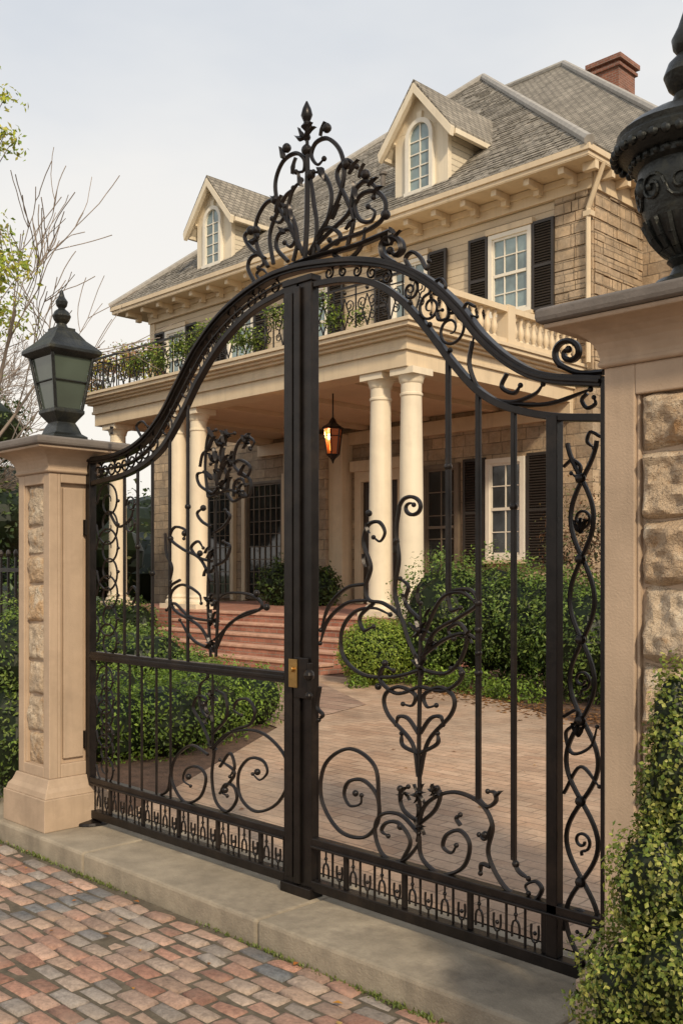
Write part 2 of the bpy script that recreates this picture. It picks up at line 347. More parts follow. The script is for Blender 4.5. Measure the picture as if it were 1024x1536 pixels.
# ----- right leaf
R=[[(568,1206),(562,1150),(525,1123),(488,1146),(482,1198),(508,1245),(545,1256),(566,1234),(566,1196),(546,1171),(524,1172),(516,1190),(524,1208),(540,1206),(542,1193)],
[(628,1250),(600,1222),(572,1222),(562,1246),(574,1282),(603,1291),(626,1268),(628,1250)],
[(603,1291),(615,1262),(598,1235),(580,1234),(572,1246),(582,1254)],
[(626,1262),(636,1210),(676,1188),(718,1203),(738,1238),(732,1282),(758,1332),(795,1352),(812,1336),(803,1322),(788,1328),(792,1340)],
[(628,1254),(633,1288),(662,1311),(694,1301),(704,1268),(690,1246),(670,1252),(664,1270),(677,1279),(684,1268)],
[(717,1198),(730,1210),(743,1202),(741,1189),(731,1187)],[(690,1238),(684,1228),(690,1222)],
[(738,1238),(728,1258),(718,1252)],[(770,1285),(776,1305),(792,1318)],[(735,1300),(722,1296),(720,1310)],
[(627,1165),(618,1115),(582,1072),(577,1043),(598,1030),(622,1042),(618,1058),(604,1056)],
[(629,1165),(642,1112),(676,1072),(680,1046),(660,1031),(636,1042),(640,1060),(654,1058)],
[(627,1100),(612,1078),(598,1075),(594,1087)],[(630,1100),(645,1078),(660,1075),(664,1087)],
[(627,1130),(604,1118),(602,1100)],[(629,1130),(655,1116),(656,1100)],
[(628,1240),(629,1180),(628,1120),(629,1050),(630,960),(630,905)],
[(630,1005),(590,1015),(545,1012),(515,985),(513,945),(532,918),(560,912),(585,922)],
[(630,1000),(612,960),(600,925),(575,905),(553,900),(548,880),(556,850),(545,815),(552,788),(568,783),(577,798),(570,812),(560,806)],
[(553,900),(520,905),(492,930),(480,965)],[(548,876),(520,882),(494,908),(481,945)],
[(600,925),(592,885),(598,840),(594,800),(598,765)]+spir(617,761,18,5,190,190+480,14),
[(630,1000),(650,950),(690,925),(716,905),(705,885),(680,886),(672,900)],
[(632,960),(660,900),(690,888),(712,902)],[(630,930),(608,905),(612,880),(600,868)],
[(632,1005),(668,1010),(690,990),(700,955),(688,935),(672,945),(680,958)],
[(632,985),(665,960),(695,950),(716,960)],[(630,1030),(595,1040),(570,1020),(575,1000),(590,1006)],[(630,1030),(665,1036),(690,1020),(690,1003),(676,1003)],
[(630,1235),(605,1215),(600,1190),(612,1180)],[(630,1235),(652,1215),(660,1190),(648,1180)],
[(708,512),(704,550),(724,590),(765,603),(800,592),(814,576)],[(745,604),(820,606),(885,584)],[(760,560),(752,580),(770,590),(780,578)],
[(560,905),(540,925),(545,945),(560,940)],[(480,1030),(476,1060),(484,1072),(478,1080)],[(672,895),(676,915),(690,912)]]
for c in R: st(c,.0185,.024)
for px,py,L in ((630,945,.065),(630,1000,.06),(628,1190,.06),(605,1190,.04),(652,1188,.04),(630,1240,.045),(700,955,.035),(648,965,.04)):
    rosette(px,py,L,6,random.uniform(0,60))
for px,py,L,a in ((550,850,.06,100),(556,800,.05,110),(595,830,.06,80),(630,905,.07,90),(612,905,.05,120),(640,925,.05,50),(628,1205,.06,-90),
    (745,1195,.05,40)): ileaf(px,py,L,a,-.012)
for px,py in ((594,812),(553,770),(567,1030),(577,995),(692,1010),(600,1240),(727,1252),(773,1296),(533,1190),(600,1183),(655,1183),(717,980)): iball(px,py,.016)
# ----- narrow right side panel (interlaced serpentine)
x0,x1=1.515,1.66; xm=(x0+x1)/2; am=(x1-x0)/2
for ph in (0,math.pi):
    zs=np.linspace(.1,2.1,90); per=.62
    scroll.sweep([(xm+am*math.sin(2*math.pi*(z-.1)/per+ph)*(.85+.15*math.sin(3*z)),z) for z in zs],.018,.022,-.004 if ph else .006,6)
for j in range(7):
    z=.1+.62*(j*.5)
    if z<2.1: orn.ball((xm,-.01,z),.022)
    if j%2==1:
        scroll.sweep(catmull([(xm,z+.1)]+spir(xm,z+.155,.04,.012,-90,360,12),3),.012,.018,0,6)
for px,py in ((873,800),(870,1105)):
    for a in (60,90,120): ileaf(px,py,.06,a,-.012)
st([(880,590),(872,600),(880,612),(892,606),(890,596)],.016)
st([(845,700),(858,690),(870,700),(866,715),(856,710)],.014); st([(900,655),(885,648),(880,662),(890,672)],.014)
st([(845,1075),(865,1065),(862,1085),(848,1100),(858,1130),(885,1120),(895,1090)],.014); st([(845,1190),(870,1150),(898,1180)],.014)
st([(845,1395),(850,1370),(870,1365),(885,1385),(878,1405),(865,1398)],.014)
# ----- left leaf
Lc=[[(318,1122),(345,1099),(390,1098),(426,1132),(432,1172),(415,1206),(384,1217),(361,1196),(358,1160),(374,1138),(394,1141),(401,1158),(390,1170),(379,1161)],
[(322,1125),(318,1165),(324,1202),(341,1217),(355,1200),(351,1180),(339,1176),(332,1187),(341,1194)],
[(312,1132),(287,1118),(263,1138),(258,1170),(276,1202),(300,1196),(309,1166),(296,1150),(280,1154),(275,1170),(286,1179)],
[(256,1160),(252,1185),(238,1194)],[(330,1150),(345,1130),(352,1150),(345,1165)],[(330,1190),(352,1160),(330,1140)],
[(318,1122),(303,1086),(290,1062),(298,1044),(310,1050),(306,1062)],[(320,1122),(350,1096),(376,1086),(382,1065),(371,1049),(356,1051),(351,1065),(362,1073)],
[(319,1120),(319,1060),(319,1005)],[(320,1100),(340,1075),(338,1045),(325,1035)],[(319,1080),(302,1065),(300,1030),(310,1018)],
[(316,985),(312,900),(314,820),(313,745)],[(324,985),(327,900),(323,820),(325,745)],
[(320,978),(300,940),(262,915),(257,890),(274,877),(298,890),(302,905)],[(322,978),(345,935),(392,912),(378,893),(342,890),(322,905)],
[(320,932),(285,925),(262,905),(250,915)],[(322,960),(360,924),(400,911)],[(320,975),(290,960),(270,930)],
[(318,872),(300,838),(275,824),(256,808),(262,791),(278,795),(276,808)],[(318,842),(298,836),(287,822),(297,812),(305,822)],
[(316,790),(303,782),(296,770),(305,762)],[(320,800),(335,790),(345,775),(338,765)],[(320,850),(338,840),(345,820),(335,812)],
[(318,745),(345,735),(372,745),(375,720),(352,700),(355,670),(368,655),(381,662),(376,674)],
[(318,740),(300,728),(296,712),(306,708)],[(320,740),(340,715),(330,685),(340,655),(352,650)],[(312,745),(308,700),(312,655),(324,645)],
[(300,700),(305,680),(320,675),(326,690),(316,696)],[(345,700),(360,690),(375,700),(370,715),(358,710)],[(340,740),(350,752),(365,745)],
[(248,800),(250,830),(258,850),(256,872)],[(200,905),(206,890),(200,880),(192,890)],[(270,870),(256,880),(256,900)],
[(350,745),(352,725),(362,718),(368,728)],[(165,770),(178,790),(195,780),(200,765)]]
for c in Lc: st(c,.0165,.022)
for px,py,L in ((318,930,.06),(318,965,.05),(316,900,.045),(318,1045,.05),(318,1120,.04),(318,830,.045),(360,735,.05),(330,730,.05),(345,690,.05),(370,662,.05)):
    rosette(px,py,L,6,random.uniform(0,60))
random.seed(11)
for i in range(24):
    ileaf(320+random.gauss(0,8)+random.uniform(0,18),650+random.uniform(0,90),random.uniform(.06,.095),random.uniform(20,160),random.uniform(-.02,.015),None,.5)
for i in range(8): ileaf(318+random.gauss(0,5),random.uniform(760,980),random.uniform(.04,.06),random.choice((40,140,60,120)),-.012)
for i in range(6): ileaf(318+random.gauss(0,6),random.uniform(1015,1100),random.uniform(.04,.06),random.uniform(20,160),-.012)
for px,py in ((256,808),(277,800),(371,655),(305,762),(400,911),(385,890),(283,1165),(386,1158),(338,1185),(306,1056),(165,1095),(300,830)): iball(px,py,.018)
hw=MB(); hw.box(-2.06,-1.99,-.03,.02,elev(130,803)[1],elev(130,780)[1]); hw.box(-2.06,-1.99,-.03,.02,elev(130,1120)[1],elev(130,1095)[1])
hw.lathe(-1.98,0,[(.13,.001),(.125,.02),(.06,.03),(.045,.055)],20)
hw.tube((.125,-.06,1.16),(.125,-.06,.98),.012); hw.ball((.125,-.065,1.1),.028); hw.ball((.125,-.065,1.0),.02)
hw.box(.005,.10,-.052,-.043,.98,1.18)
hw.build('hinges_and_handle',IRON,gate,.004)
br=MB(); br.box(-.03,.03,-.060,-.053,1.03,1.17); br.tube((.0,-.075,1.12),(.0,-.06,1.12),.014); br.build('brass_lock_plate',BRASS,gate,.002)
scroll.build('scrollwork',IRON,gate,0,True); frame.build('frame_and_bars',IRON,gate,.004); orn.build('forged_leaves',IRON,gate,0,True); crown.build('crown_cresting',IRON,gate,0,True)
# ================================================================= PILLARS
def rockface(mb,o,u,v,n,w,h,dep,seed):
    nu=max(5,int(w/.012)); nv=max(5,int(h/.012)); vs=[];o=Vector(o);u=Vector(u);v=Vector(v);n=Vector(n)
    for j in range(nv+1):
        for i in range(nu+1):
            a=i/nu;b=j/nv; ea=min(a,1-a)*w; eb=min(b,1-b)*h; e=min(ea,eb)
            p=o+u*(a*w)+v*(b*h)
            q=min(1,e/(.035+.02*noise.noise(p*9))); q=1-(1-q)**2.4
            ns=noise.noise(p*6+Vector((seed,0,0)))*.8+abs(noise.noise(p*14+Vector((seed,3,0))))*-.8+noise.noise(p*30)*.25+noise.noise(p*60)*.12
            jit=noise.noise(p*12+Vector((5,seed,0)))*.016 if e<.001 else 0
            vs.append(p+n*(dep*q*(.95+.95*ns))+u*jit+v*jit)
    fs=[(j*(nu+1)+i,j*(nu+1)+i+1,(j+1)*(nu+1)+i+1,(j+1)*(nu+1)+i) for j in range(nv) for i in range(nu)]
    mb.add(vs,fs)
def pillar(name,x0,x1,y0,y1,zt,ov,bd,rows,left):
    P=empty(name); s=MB(); st_=MB(); c=MB()
    zc=zt-.22
    core=.035
    s.box(x0+core,x1-core,y0+core,y1,.3,zc)
    s.box(x0-.07,x1+.07,y0-.07,y1+.07,0,.2); s.loft(x0,x1,y0,y1,[(.06,.2),(.055,.215),(.05,.235),(.03,.26),(.018,.29),(.012,.31)])
    s.box(x0,x0+bd,y0,y0+.06,.31,zc); s.box(x1-bd,x1,y0,y0+.06,.31,zc)
    s.box(x0+bd,x1-bd,y0,y0+.06,.31,.31+bd*.9); s.box(x0+bd,x1-bd,y0,y0+.06,zc-bd*.9,zc)
    g=.012
    s.box(x0+bd,x0+bd+g,y0+.012,y0+.05,.31+bd*.9,zc-bd*.9); s.box(x1-bd-g,x1-bd,y0+.012,y0+.05,.31+bd*.9,zc-bd*.9)
    for (xa,xb) in ((x1-core,x1),(x0,x0+core)):
        bs=.06
        s.box(xa,xb,y0+.06,y0+bs+.02,.31,zc); s.box(xa,xb,y1-bs,y1,.31,zc)
        s.box(xa,xb,y0+bs+.02,y1-bs,.31,.31+bs*1.4); s.box(xa,xb,y0+bs+.02,y1-bs,zc-bs,zc)
        d=-.012 if xa==x1-core else .012
        ya,yb=y0+bs+.045,y1-bs-.025
        s.box(min(xa,xb)+ (0 if d<0 else .012),max(xa,xb)-(.012 if d<0 else 0),ya,yb,.31+bs*1.4+.03,zc-bs-.03)
    h=(zc-bd*.9-(.31+bd*.9)); z=.31+bd*.9; k=0; hs=[random.uniform(.8,1.25) for _ in range(rows)]; S=sum(hs)
    for q in hs:
        hh=h*q/S
        w=x1-x0-2*bd-2*g
        cuts=[0,w] if w<.45 else [0,w*random.uniform(.42,.6),w]
        for a,b in zip(cuts[:-1],cuts[1:]):
            rockface(st_,(x0+bd+g+a+.006,y0+.034,z+.006),(1,0,0),(0,0,1),(0,-1,0),b-a-.012,hh-.012,.026 if left else .048,k*3.7+1); k+=1
        z+=hh
    cove=[(.012,zc),(.020,zc+.012),(.012,zc+.024),(.012,zc+.035)]+[(.015+(ov*.8-.015)*(1-math.cos(t*math.pi/2)),zc+.035+.10*math.sin(t*math.pi/2)) for t in (.15,.3,.45,.6,.75,.88,1)]+[(ov*.86,zc+.136),(ov*.88,zc+.152)]
    s.loft(x0,x1,y0,y1,cove)
    c.loft(x0,x1,y0,y1,[(ov*.93,zc+.153),(ov*.98,zc+.160),(ov,zc+.172),(ov,zc+.198),(ov*.93,zc+.206),(ov*.3,zt)])
    s.build('stucco_shaft',PILL,P,.005); st_.build('rockface_blocks',STONE,P,0,True); c.build('cap_slab',CAPM,P,.005)
    return P
random.seed(3)
pillar('stone_gate_pillar',-2.40,-2.0,-.28,.05,2.44,.165,.075,8,True)
pillar('stone_gate_pillar',1.857,2.62,-.30,.34,2.52,.17,.115,8,False)
# lantern on the left pillar
L=empty('pillar_lantern'); cx,cy=-2.17,-.10; b=MB(); q=math.pi/4
b.lathe(cx,cy,[(.17,2.42),(.17,2.47),(.13,2.49),(.11,2.53),(.09,2.56),(.13,2.60),(.15,2.62),(.15,2.64),(.12,2.65)],4,q)
for i in range(4):
    a=q+i*math.pi/2
    b.tube((cx+.13*math.cos(a),cy+.13*math.sin(a),2.64),(cx+.205*math.cos(a),cy+.205*math.sin(a),2.99),.012,6)
    a2=a+math.pi/2
    r=.13+.075*.5; b.tube((cx+r*math.cos(a),cy+r*math.sin(a),2.82),(cx+r*math.cos(a2),cy+r*math.sin(a2),2.82),.006,6)
b.lathe(cx,cy,[(.20,2.97),(.235,2.985),(.262,3.0),(.262,3.02),(.22,3.05),(.16,3.09),(.11,3.14),(.09,3.155),(.09,3.17),(.03,3.18)],4,q)
b.lathe(cx,cy,[(.05,3.16),(.03,3.2),(.05,3.225),(.06,3.25),(.045,3.28),(.02,3.30),(.035,3.32),(.04,3.345),(.02,3.375),(.008,3.42)],14)
b.build('lantern_frame',BRONZE,L,.004)
g=MB(); g.lathe(cx,cy,[(.12,2.65),(.19,2.975)],4,q); g.build('lantern_panes',GLL,L)
# urn lantern on the right pillar
U=empty('urn_lantern'); cx,cy=2.13,-.245; b=MB(); z0=2.52
b.lathe(cx,cy,[(.11,z0-.03),(.115,z0+.02),(.10,z0+.035),(.06,z0+.05),(.045,z0+.08),(.065,z0+.10),(.05,z0+.12),(.075,z0+.14),(.105,z0+.175),(.13,z0+.23),(.15,z0+.30),(.16,z0+.36),(.155,z0+.40),(.175,z0+.41),(.175,z0+.43),
 (.20,z0+.44),(.23,z0+.46),(.235,z0+.485),(.22,z0+.50),(.225,z0+.515),(.19,z0+.545),(.13,z0+.58),(.08,z0+.60),(.05,z0+.62),(.04,z0+.65),(.06,z0+.67),(.075,z0+.71),(.06,z0+.75),(.03,z0+.78),(.045,z0+.80),(.05,z0+.83),(.03,z0+.87),(.01,z0+.93)],36)
for i in range(36):
    a=2*math.pi*i/36; b.ball((cx+.232*math.cos(a),cy+.232*math.sin(a),z0+.455),.016,6)
for i in range(30):
    a=2*math.pi*i/30; b.ball((cx+.176*math.cos(a),cy+.176*math.sin(a),z0+.42),.013,6)
for i in range(16):
    a=2*math.pi*i/16
    pr=[(.05,.12),(.08,.14),(.108,.175),(.136,.23)]
    for (r1,h1),(r2,h2) in zip(pr[:-1],pr[1:]):
        b.tube((cx+r1*math.cos(a),cy+r1*math.sin(a),z0+h1),(cx+r2*math.cos(a),cy+r2*math.sin(a),z0+h2),.013,6)
def rad(z): return float(np.interp(z,[.23,.30,.36,.40],[.13,.15,.16,.155]))
for i in range(10):
    a0=2*math.pi*i/10; last=None
    for j in range(19):
        t=j/18; rr=.048*(1-.75*t); th=t*9+ (0 if i%2 else math.pi); zz=.315+rr*math.sin(th); aa=a0+rr*math.cos(th)/.155; r=rad(zz)+.004
        p=(cx+r*math.cos(aa),cy+r*math.sin(aa),z0+zz)
        if last: b.tube(last,p,.006,5)
        last=p
    b.ball(last,.012,6)
    if i%2==0: b.ball((cx+.158*math.cos(a0+.3),cy+.158*math.sin(a0+.3),z0+.33),.02,8,1,1,1.7)
b.build('urn_body',BRONZE,U,0,True)
# ================================================================= HOUSE
H=empty('mansion_house')
WY=13.5
ash=MB(); sid=MB(); trim=MB(); roof=MB(); ridge=MB()
ash.box(-21.2,-6.4,WY,26.9,0,5.2)
sid.box(-21.2,-7.25,WY,26.9,5.2,9.3); ash.box(-7.25,-6.4,WY-.03,26.9,5.2,9.3)
ash.box(-12,-5.0,15.4,31,0,9.4)
rq=random.Random(2); z=5.75
while z<8.9:
    hh=rq.uniform(.18,.26); x=-7.23
    while x<-6.42:
        ww=rq.uniform(.26,.5); xe=min(x+ww,-6.41)
        if xe-x>.1: ash.box(x+.008,xe-.008,WY-.03-rq.uniform(.012,.045),WY-.031,z+.008,z+hh-.008)
        x=xe
        if xe>-6.42: break
    z+=hh
z=5.4
while z<8.9:   # rough-faced blocks on the side wall as well
    hh=rq.uniform(.18,.27); y=WY+.02
    while y<15.38:
        ww=rq.uniform(.28,.6); ye=min(y+ww,15.39)
        if ye-y>.1: ash.box(-6.399,-6.399+rq.uniform(.012,.045),y+.008,ye-.008,z+.008,z+hh-.008)
        y=ye
        if ye>15.37: break
    z+=hh
ez=9.5; ap=(-14.1,20.3,16.2)
cs=[(-22.2,12.7,ez),(-6.0,12.7,ez),(-6.0,27.9,ez),(-22.2,27.9,ez)]
roof.add(cs+[ap],[(0,1,4),(1,2,4),(2,3,4),(3,0,4),(3,2,1,0)])
c2=[(-21,14.8,9.45),(-4.3,14.8,9.45),(-4.3,33.2,9.45),(-21,33.2,9.45),(-17,24,17.8),(-13.7,24,17.8)]
roof.add(c2,[(0,1,5,4),(1,2,5),(2,3,4,5),(3,0,4),(3,2,1,0)])
sc=MB(); rs=random.Random(8)
def courses(P0,P1,AP,n,step):
    P0,P1,AP=map(Vector,(P0,P1,AP)); nn=(P1-P0).cross(AP-P0).normalized()
    for j in range(1,n):
        t=j/n; a=P0.lerp(AP,t); b_=P1.lerp(AP,t); L=(b_-a).length; d=(b_-a).normalized(); upv=nn.cross(d); s=0.12
        while s<L-.3:
            w=rs.uniform(.18,.45)*step
            if rs.random()<.8:
                hgt=rs.uniform(.008,.024); dn=rs.uniform(-.02,.03); e=min(s+w-.01,L-.1)
                q=[a+d*s-upv*dn,a+d*e-upv*dn,a+d*e+upv*.15,a+d*s+upv*.15]
                sc.add([q[0]+nn*hgt,q[1]+nn*hgt,q[2]+nn*.004,q[3]+nn*.004,q[0]-nn*.01,q[1]-nn*.01],[(0,1,2,3),(4,5,1,0)])
            s+=w
courses(cs[0],cs[1],ap,62,1.0); courses(cs[1],cs[2],ap,56,1.3)
courses(c2[1],c2[2],c2[5],60,1.6)
up=Vector((0,0,.03))
for a,bb in ((cs[0],ap),(cs[1],ap),(c2[1],c2[5]),(c2[5],c2[4])): ridge.tube(Vector(a)+up,Vector(bb)+up,.10,8)
def fascia(x0,x1,y0,y1,z):
    trim.box(x0+.05,x1-.05,y0+.05,y1-.05,z-.22,z-.17)
    for o,a,b_ in ((0.0,z-.12,z-.005),(.04,z-.2,z-.12)):
        trim.box(x0+o,x1-o,y0+o,y0+.12+o,a,b_); trim.box(x1-.12-o,x1-o,y0+.12+o,y1,a,b_); trim.box(x0+o,x0+.12+o,y0+.12+o,y1,a,b_)
fascia(-22.2,-6.0,12.7,27.9,ez); fascia(-21,-4.3,14.8,33.2,9.44)
trim.box(-21.23,-6.37,WY-.10,WY-.081,8.95,9.28); trim.box(-21.23,-6.37,WY-.081,WY-.003,8.95,9.281); trim.box(-21.2,-6.36,WY-.15,WY-.10,9.14,9.27)
trim.box(-6.4,-6.33,WY-.06,15.4,8.95,9.27)
x=-21.6
while x<-6.3:
    trim.prism([(x,9.04),(x+.13,9.04),(x+.13,9.278),(x,9.278)],WY-.30,WY-.15); trim.box(x,x+.13,12.86,WY-.30,9.15,9.278); x+=.78
y=13.0
while y<15:
    trim.box(-6.33,-6.05,y,y+.12,9.12,9.278); y+=.6
trim.box(-21.25,-7.24,WY-.06,WY-.003,5.6,5.72)
trim.box(-21.24,-21.0,WY-.035,WY-.003,5.2,8.95)
gl_u=MB(); gl_d=MB(); sash=MB(); shut=MB()
def window(x0,x1,z0,z1,Y,cols,rows,glass,fr=.09,sill=True,mb=None,mid=True):
    mb=mb or sash
    glass.box(x0,x1,Y-.03,Y-.004,z0,z1)
    mb.box(x0-fr,x0,Y-.10,Y-.002,z0-fr,z1+fr); mb.box(x1,x1+fr,Y-.10,Y-.002,z0-fr,z1+fr)
    mb.box(x0,x1,Y-.10,Y-.002,z1,z1+fr); mb.box(x0,x1,Y-.10,Y-.002,z0-fr,z0)
    mb.box(x0,x0+.04,Y-.065,Y-.031,z0,z1); mb.box(x1-.04,x1,Y-.065,Y-.031,z0,z1); mb.box(x0+.04,x1-.04,Y-.065,Y-.031,z0,z0+.05); mb.box(x0+.04,x1-.04,Y-.065,Y-.031,z1-.05,z1)
    zm=(z0+z1)/2
    if mid: mb.box(x0+.04,x1-.04,Y-.07,Y-.031,zm-.03,zm+.03)
    for i in range(1,cols):
        xx=x0+(x1-x0)*i/cols; mb.box(xx-.012,xx+.012,Y-.055,Y-.031,z0+.05,z1-.05)
    for j in range(1,rows):
        zz=z0+(z1-z0)*j/rows
        if not(mid and abs(zz-zm)<.05): mb.box(x0+.041,x1-.041,Y-.053,Y-.031,zz-.011,zz+.011)
    if sill: trim.box(x0-fr-.06,x1+fr+.06,Y-.17,Y-.002,z0-fr-.08,z0-fr-.003)
def shutter(x0,x1,z0,z1,Y):
    s=shut; f=.06
    s.box(x0,x0+f,Y-.07,Y-.01,z0,z1); s.box(x1-f,x1,Y-.07,Y-.01,z0,z1)
    for a,b_ in ((z0,z0+f),(z1-f,z1),((z0+z1)/2-f/2,(z0+z1)/2+f/2)): s.box(x0+f,x1-f,Y-.07,Y-.01,a,b_)
    z=z0+f
    while z<z1-f-.03:
        s.add([(x0+f,Y-.065,z),(x1-f,Y-.065,z),(x1-f,Y-.02,z+.045),(x0+f,Y-.02,z+.045),(x0+f,Y-.055,z-.012),(x1-f,Y-.055,z-.012),(x1-f,Y-.01,z+.035),(x0+f,Y-.01,z+.035)],
          [(0,1,2,3),(7,6,5,4),(0,4,5,1),(1,5,6,2),(2,6,7,3),(3,7,4,0)]); z+=.055
    s.box(x0+f,x1-f,Y-.012,Y-.006,z0+f,z1-f)
for x0,x1 in ((-8.72,-7.84),(-11.45,-10.55),(-14.6,-13.7),(-17.4,-16.5),(-20.3,-19.5)):
    window(x0,x1,6.95,8.5,WY,3,4,gl_u)
    shutter(x0-.09-.52,x0-.11,6.82,8.62,WY-.03); shutter(x1+.11,x1+.62,6.82,8.62,WY-.035)
    trim.box(x0-.14,x1+.14,WY-.13,WY-.002,8.6,8.72)
dks=MB()
window(-8.78,-8.02,1.95,3.85,WY,2,4,gl_d,.1); shutter(-9.50,-8.92,1.7,4.0,WY); shutter(-7.88,-7.3,1.7,4.0,WY)
window(-10.5,-9.7,1.3,3.85,WY,2,5,gl_d,.1,mb=dks)
window(-16.65,-15.32,.95,3.9,WY,6,9,gl_d,.06,False,mid=False,mb=dks)
window(-18.6,-17.4,.95,3.9,WY,5,9,gl_d,.06,False,mid=False,mb=dks)
dks.build('leaded_casements',simple('dark_casement',(.15,.115,.08),.5,.2),H)
for xa,xb in ((-16.85,-16.72),(-15.25,-15.12),(-18.8,-18.67),(-17.33,-17.2)): trim.box(xa,xb,WY-.13,WY-.0025,.85,4.1)
dr=MB(); dr.box(-12.45,-11.3,WY-.04,WY-.004,.85,3.7)
for i in range(2):
    xa=-12.40+i*.57
    for za,zb in ((1.0,1.9),(2.0,3.55)):
        dr.box(xa+.05,xa+.48,WY-.07,WY-.041,za,zb)
dr.build('front_door',DOOR,H,.012)
trim.box(-12.65,-12.45,WY-.14,WY-.002,.85,3.95); trim.box(-11.3,-11.1,WY-.14,WY-.002,.85,3.95); trim.box(-12.75,-11.0,WY-.2,WY-.003,3.95,4.2); trim.box(-12.45,-11.3,WY-.14,WY-.002,3.7,3.949)
trim.box(-13.3,-12.85,WY-.35,WY-.003,.85,4.85); trim.box(-15.1,-14.7,WY-.2,WY-.003,.85,4.85)
ash.box(-14.05,-13.3,WY-.45,WY,.85,4.9)
trim.box(-16.2,-6.83,WY-.12,WY-.0045,4.6,4.9)
dsh=MB(); dt=MB(); dsd=MB()
def dormer(cx):
    w=.74; yf=13.3; zb=9.85; ze=11.35; za=12.25
    dsd.prism([(cx-w,zb),(cx+w,zb),(cx+w,ze),(cx-w,ze)],yf+.03,15.6)
    dt.prism([(cx-w-.02,zb-.1),(cx-w+.28,zb-.1),(cx-w+.28,ze),(cx-w-.02,ze)],yf-.02,yf+.10)
    dt.prism([(cx+w-.28,zb-.1),(cx+w+.02,zb-.1),(cx+w+.02,ze),(cx+w-.28,ze)],yf-.02,yf+.10)
    dt.prism([(cx-w-.02,ze),(cx+w+.02,ze),(cx,za-.04)],yf-.02,yf+.1)
    dt.prism([(cx-w+.28,zb-.1),(cx+w-.28,zb-.1),(cx+w-.28,zb+.12),(cx-w+.28,zb+.12)],yf-.05,yf+.10)
    r=.34; zs=11.15; x0,x1=cx-r,cx+r; zb2=zb+.14
    arc=[(cx+r*math.cos(math.radians(a)),zs+r*1.05*math.sin(math.radians(a))) for a in range(0,181,15)]
    gl_u.prism([(x0,zb2),(x1,zb2)]+arc,yf-.035,yf-.012+.0)
    dt.prism([(cx-w+.27,zb+.1),(cx+w-.27,zb+.1),(cx+w-.27,ze+.01),(cx-w+.27,ze+.01)],yf-.012,yf+.08)
    outer=[(x0,zb2-.02)]+[(cx-r*math.cos(math.radians(a)),zs+r*1.05*math.sin(math.radians(a))) for a in range(0,181,12)]+[(x1,zb2-.02)]
    sash.sweep(outer,.10,.10,yf-.06,4)
    sash.box(x0-.07,x1+.07,yf-.14,yf-.012,zb2-.09,zb2)
    sash.box(cx-.013,cx+.013,yf-.06,yf-.036,zb2,zs+r)
    for z in (zb2+.27,zb2+.54,zb2+.82,zb2+1.1): sash.box(x0+.04,x1-.04,yf-.058,yf-.036,z-.012,z+.012)
    dt.prism([(cx-.06,zs+r+.03),(cx+.06,zs+r+.03),(cx+.08,zs+r+.22),(cx-.08,zs+r+.22)],yf-.09,yf-.021)
    ov=.30; s=(za-ze)/w
    zl=ze-ov*s
    for sg in (-1,1):
        pr=[(cx,za+.02),(cx+sg*(w+ov),zl+.02),(cx+sg*(w+ov),zl+.08),(cx,za+.10)]
        if sg==-1: pr=pr[::-1]
        dsh.prism(pr,yf-.28,16.4)
        pr=[(cx,za-.20),(cx+sg*(w+ov-.02),zl-.17),(cx+sg*(w+ov+.02),zl+.017),(cx,za+.017)]
        if sg==-1: pr=pr[::-1]
        dt.prism(pr,yf-.29,yf-.17)
        pr=[(cx,za-.05),(cx+sg*(w+ov-.04),zl-.05),(cx+sg*(w+ov-.04),zl+.015),(cx,za+.015)]
        if sg==-1: pr=pr[::-1]
        dt.prism(pr,yf-.17,yf+.2)
        dt.prism([(cx+sg*(w+ov-.02)-.05,zl-.10),(cx+sg*(w+ov-.02)+.05,zl-.10),(cx+sg*(w+ov-.02)+.05,zl+.012),(cx+sg*(w+ov-.02)-.05,zl+.012)],yf-.14,15.0)
        dt.prism([(cx+sg*w-.0,ze-.14),(cx+sg*(w+ov-.06),ze-.3),(cx+sg*(w+ov-.06),ze-.25),(cx+sg*w,ze-.02)] if sg==1 else [(cx+sg*(w+ov-.06),ze-.3),(cx+sg*w,ze-.14),(cx+sg*w,ze-.02),(cx+sg*(w+ov-.06),ze-.25)],yf-.10,15.0)
dormer(-10.53); dormer(-17.9)
dsh.build('dormer_roofs',SHING,H); dt.build('dormer_trim',LCREAM,H,.006); dsd.build('dormer_walls',LSID,H)
ch=MB(); ch.box(-13.1,-12.1,24.6,25.6,14,17.6); ch.box(-13.17,-12.03,24.53,25.67,17.4,17.5); ch.box(-13.22,-11.98,24.48,25.72,17.6,17.75); ch.box(-13.0,-12.2,24.7,25.5,17.75,17.85); ch.build('chimney',CHIM,H)
vp=MB()
for vx,vy in ((-12.6,14.3),):
    vz=9.5+(vy-12.7)*.882; vp.lathe(vx,vy,[(.06,vz-.1),(.06,vz+.28),(.1,vz+.3),(.1,vz+.36),(.02,vz+.4)],10)
vp.build('roof_vents',CAPM,H)
ds=MB(); ds.tube((-6.05,13.3,9.32),(-6.42,WY-.14,8.55),.05); ds.tube((-6.42,WY-.14,8.56),(-6.42,WY-.14,5.6),.05,8); ds.box(-6.5,-6.34,WY-.20,WY-.03,8.4,8.5); ds.build('downspout',CREAM,H)
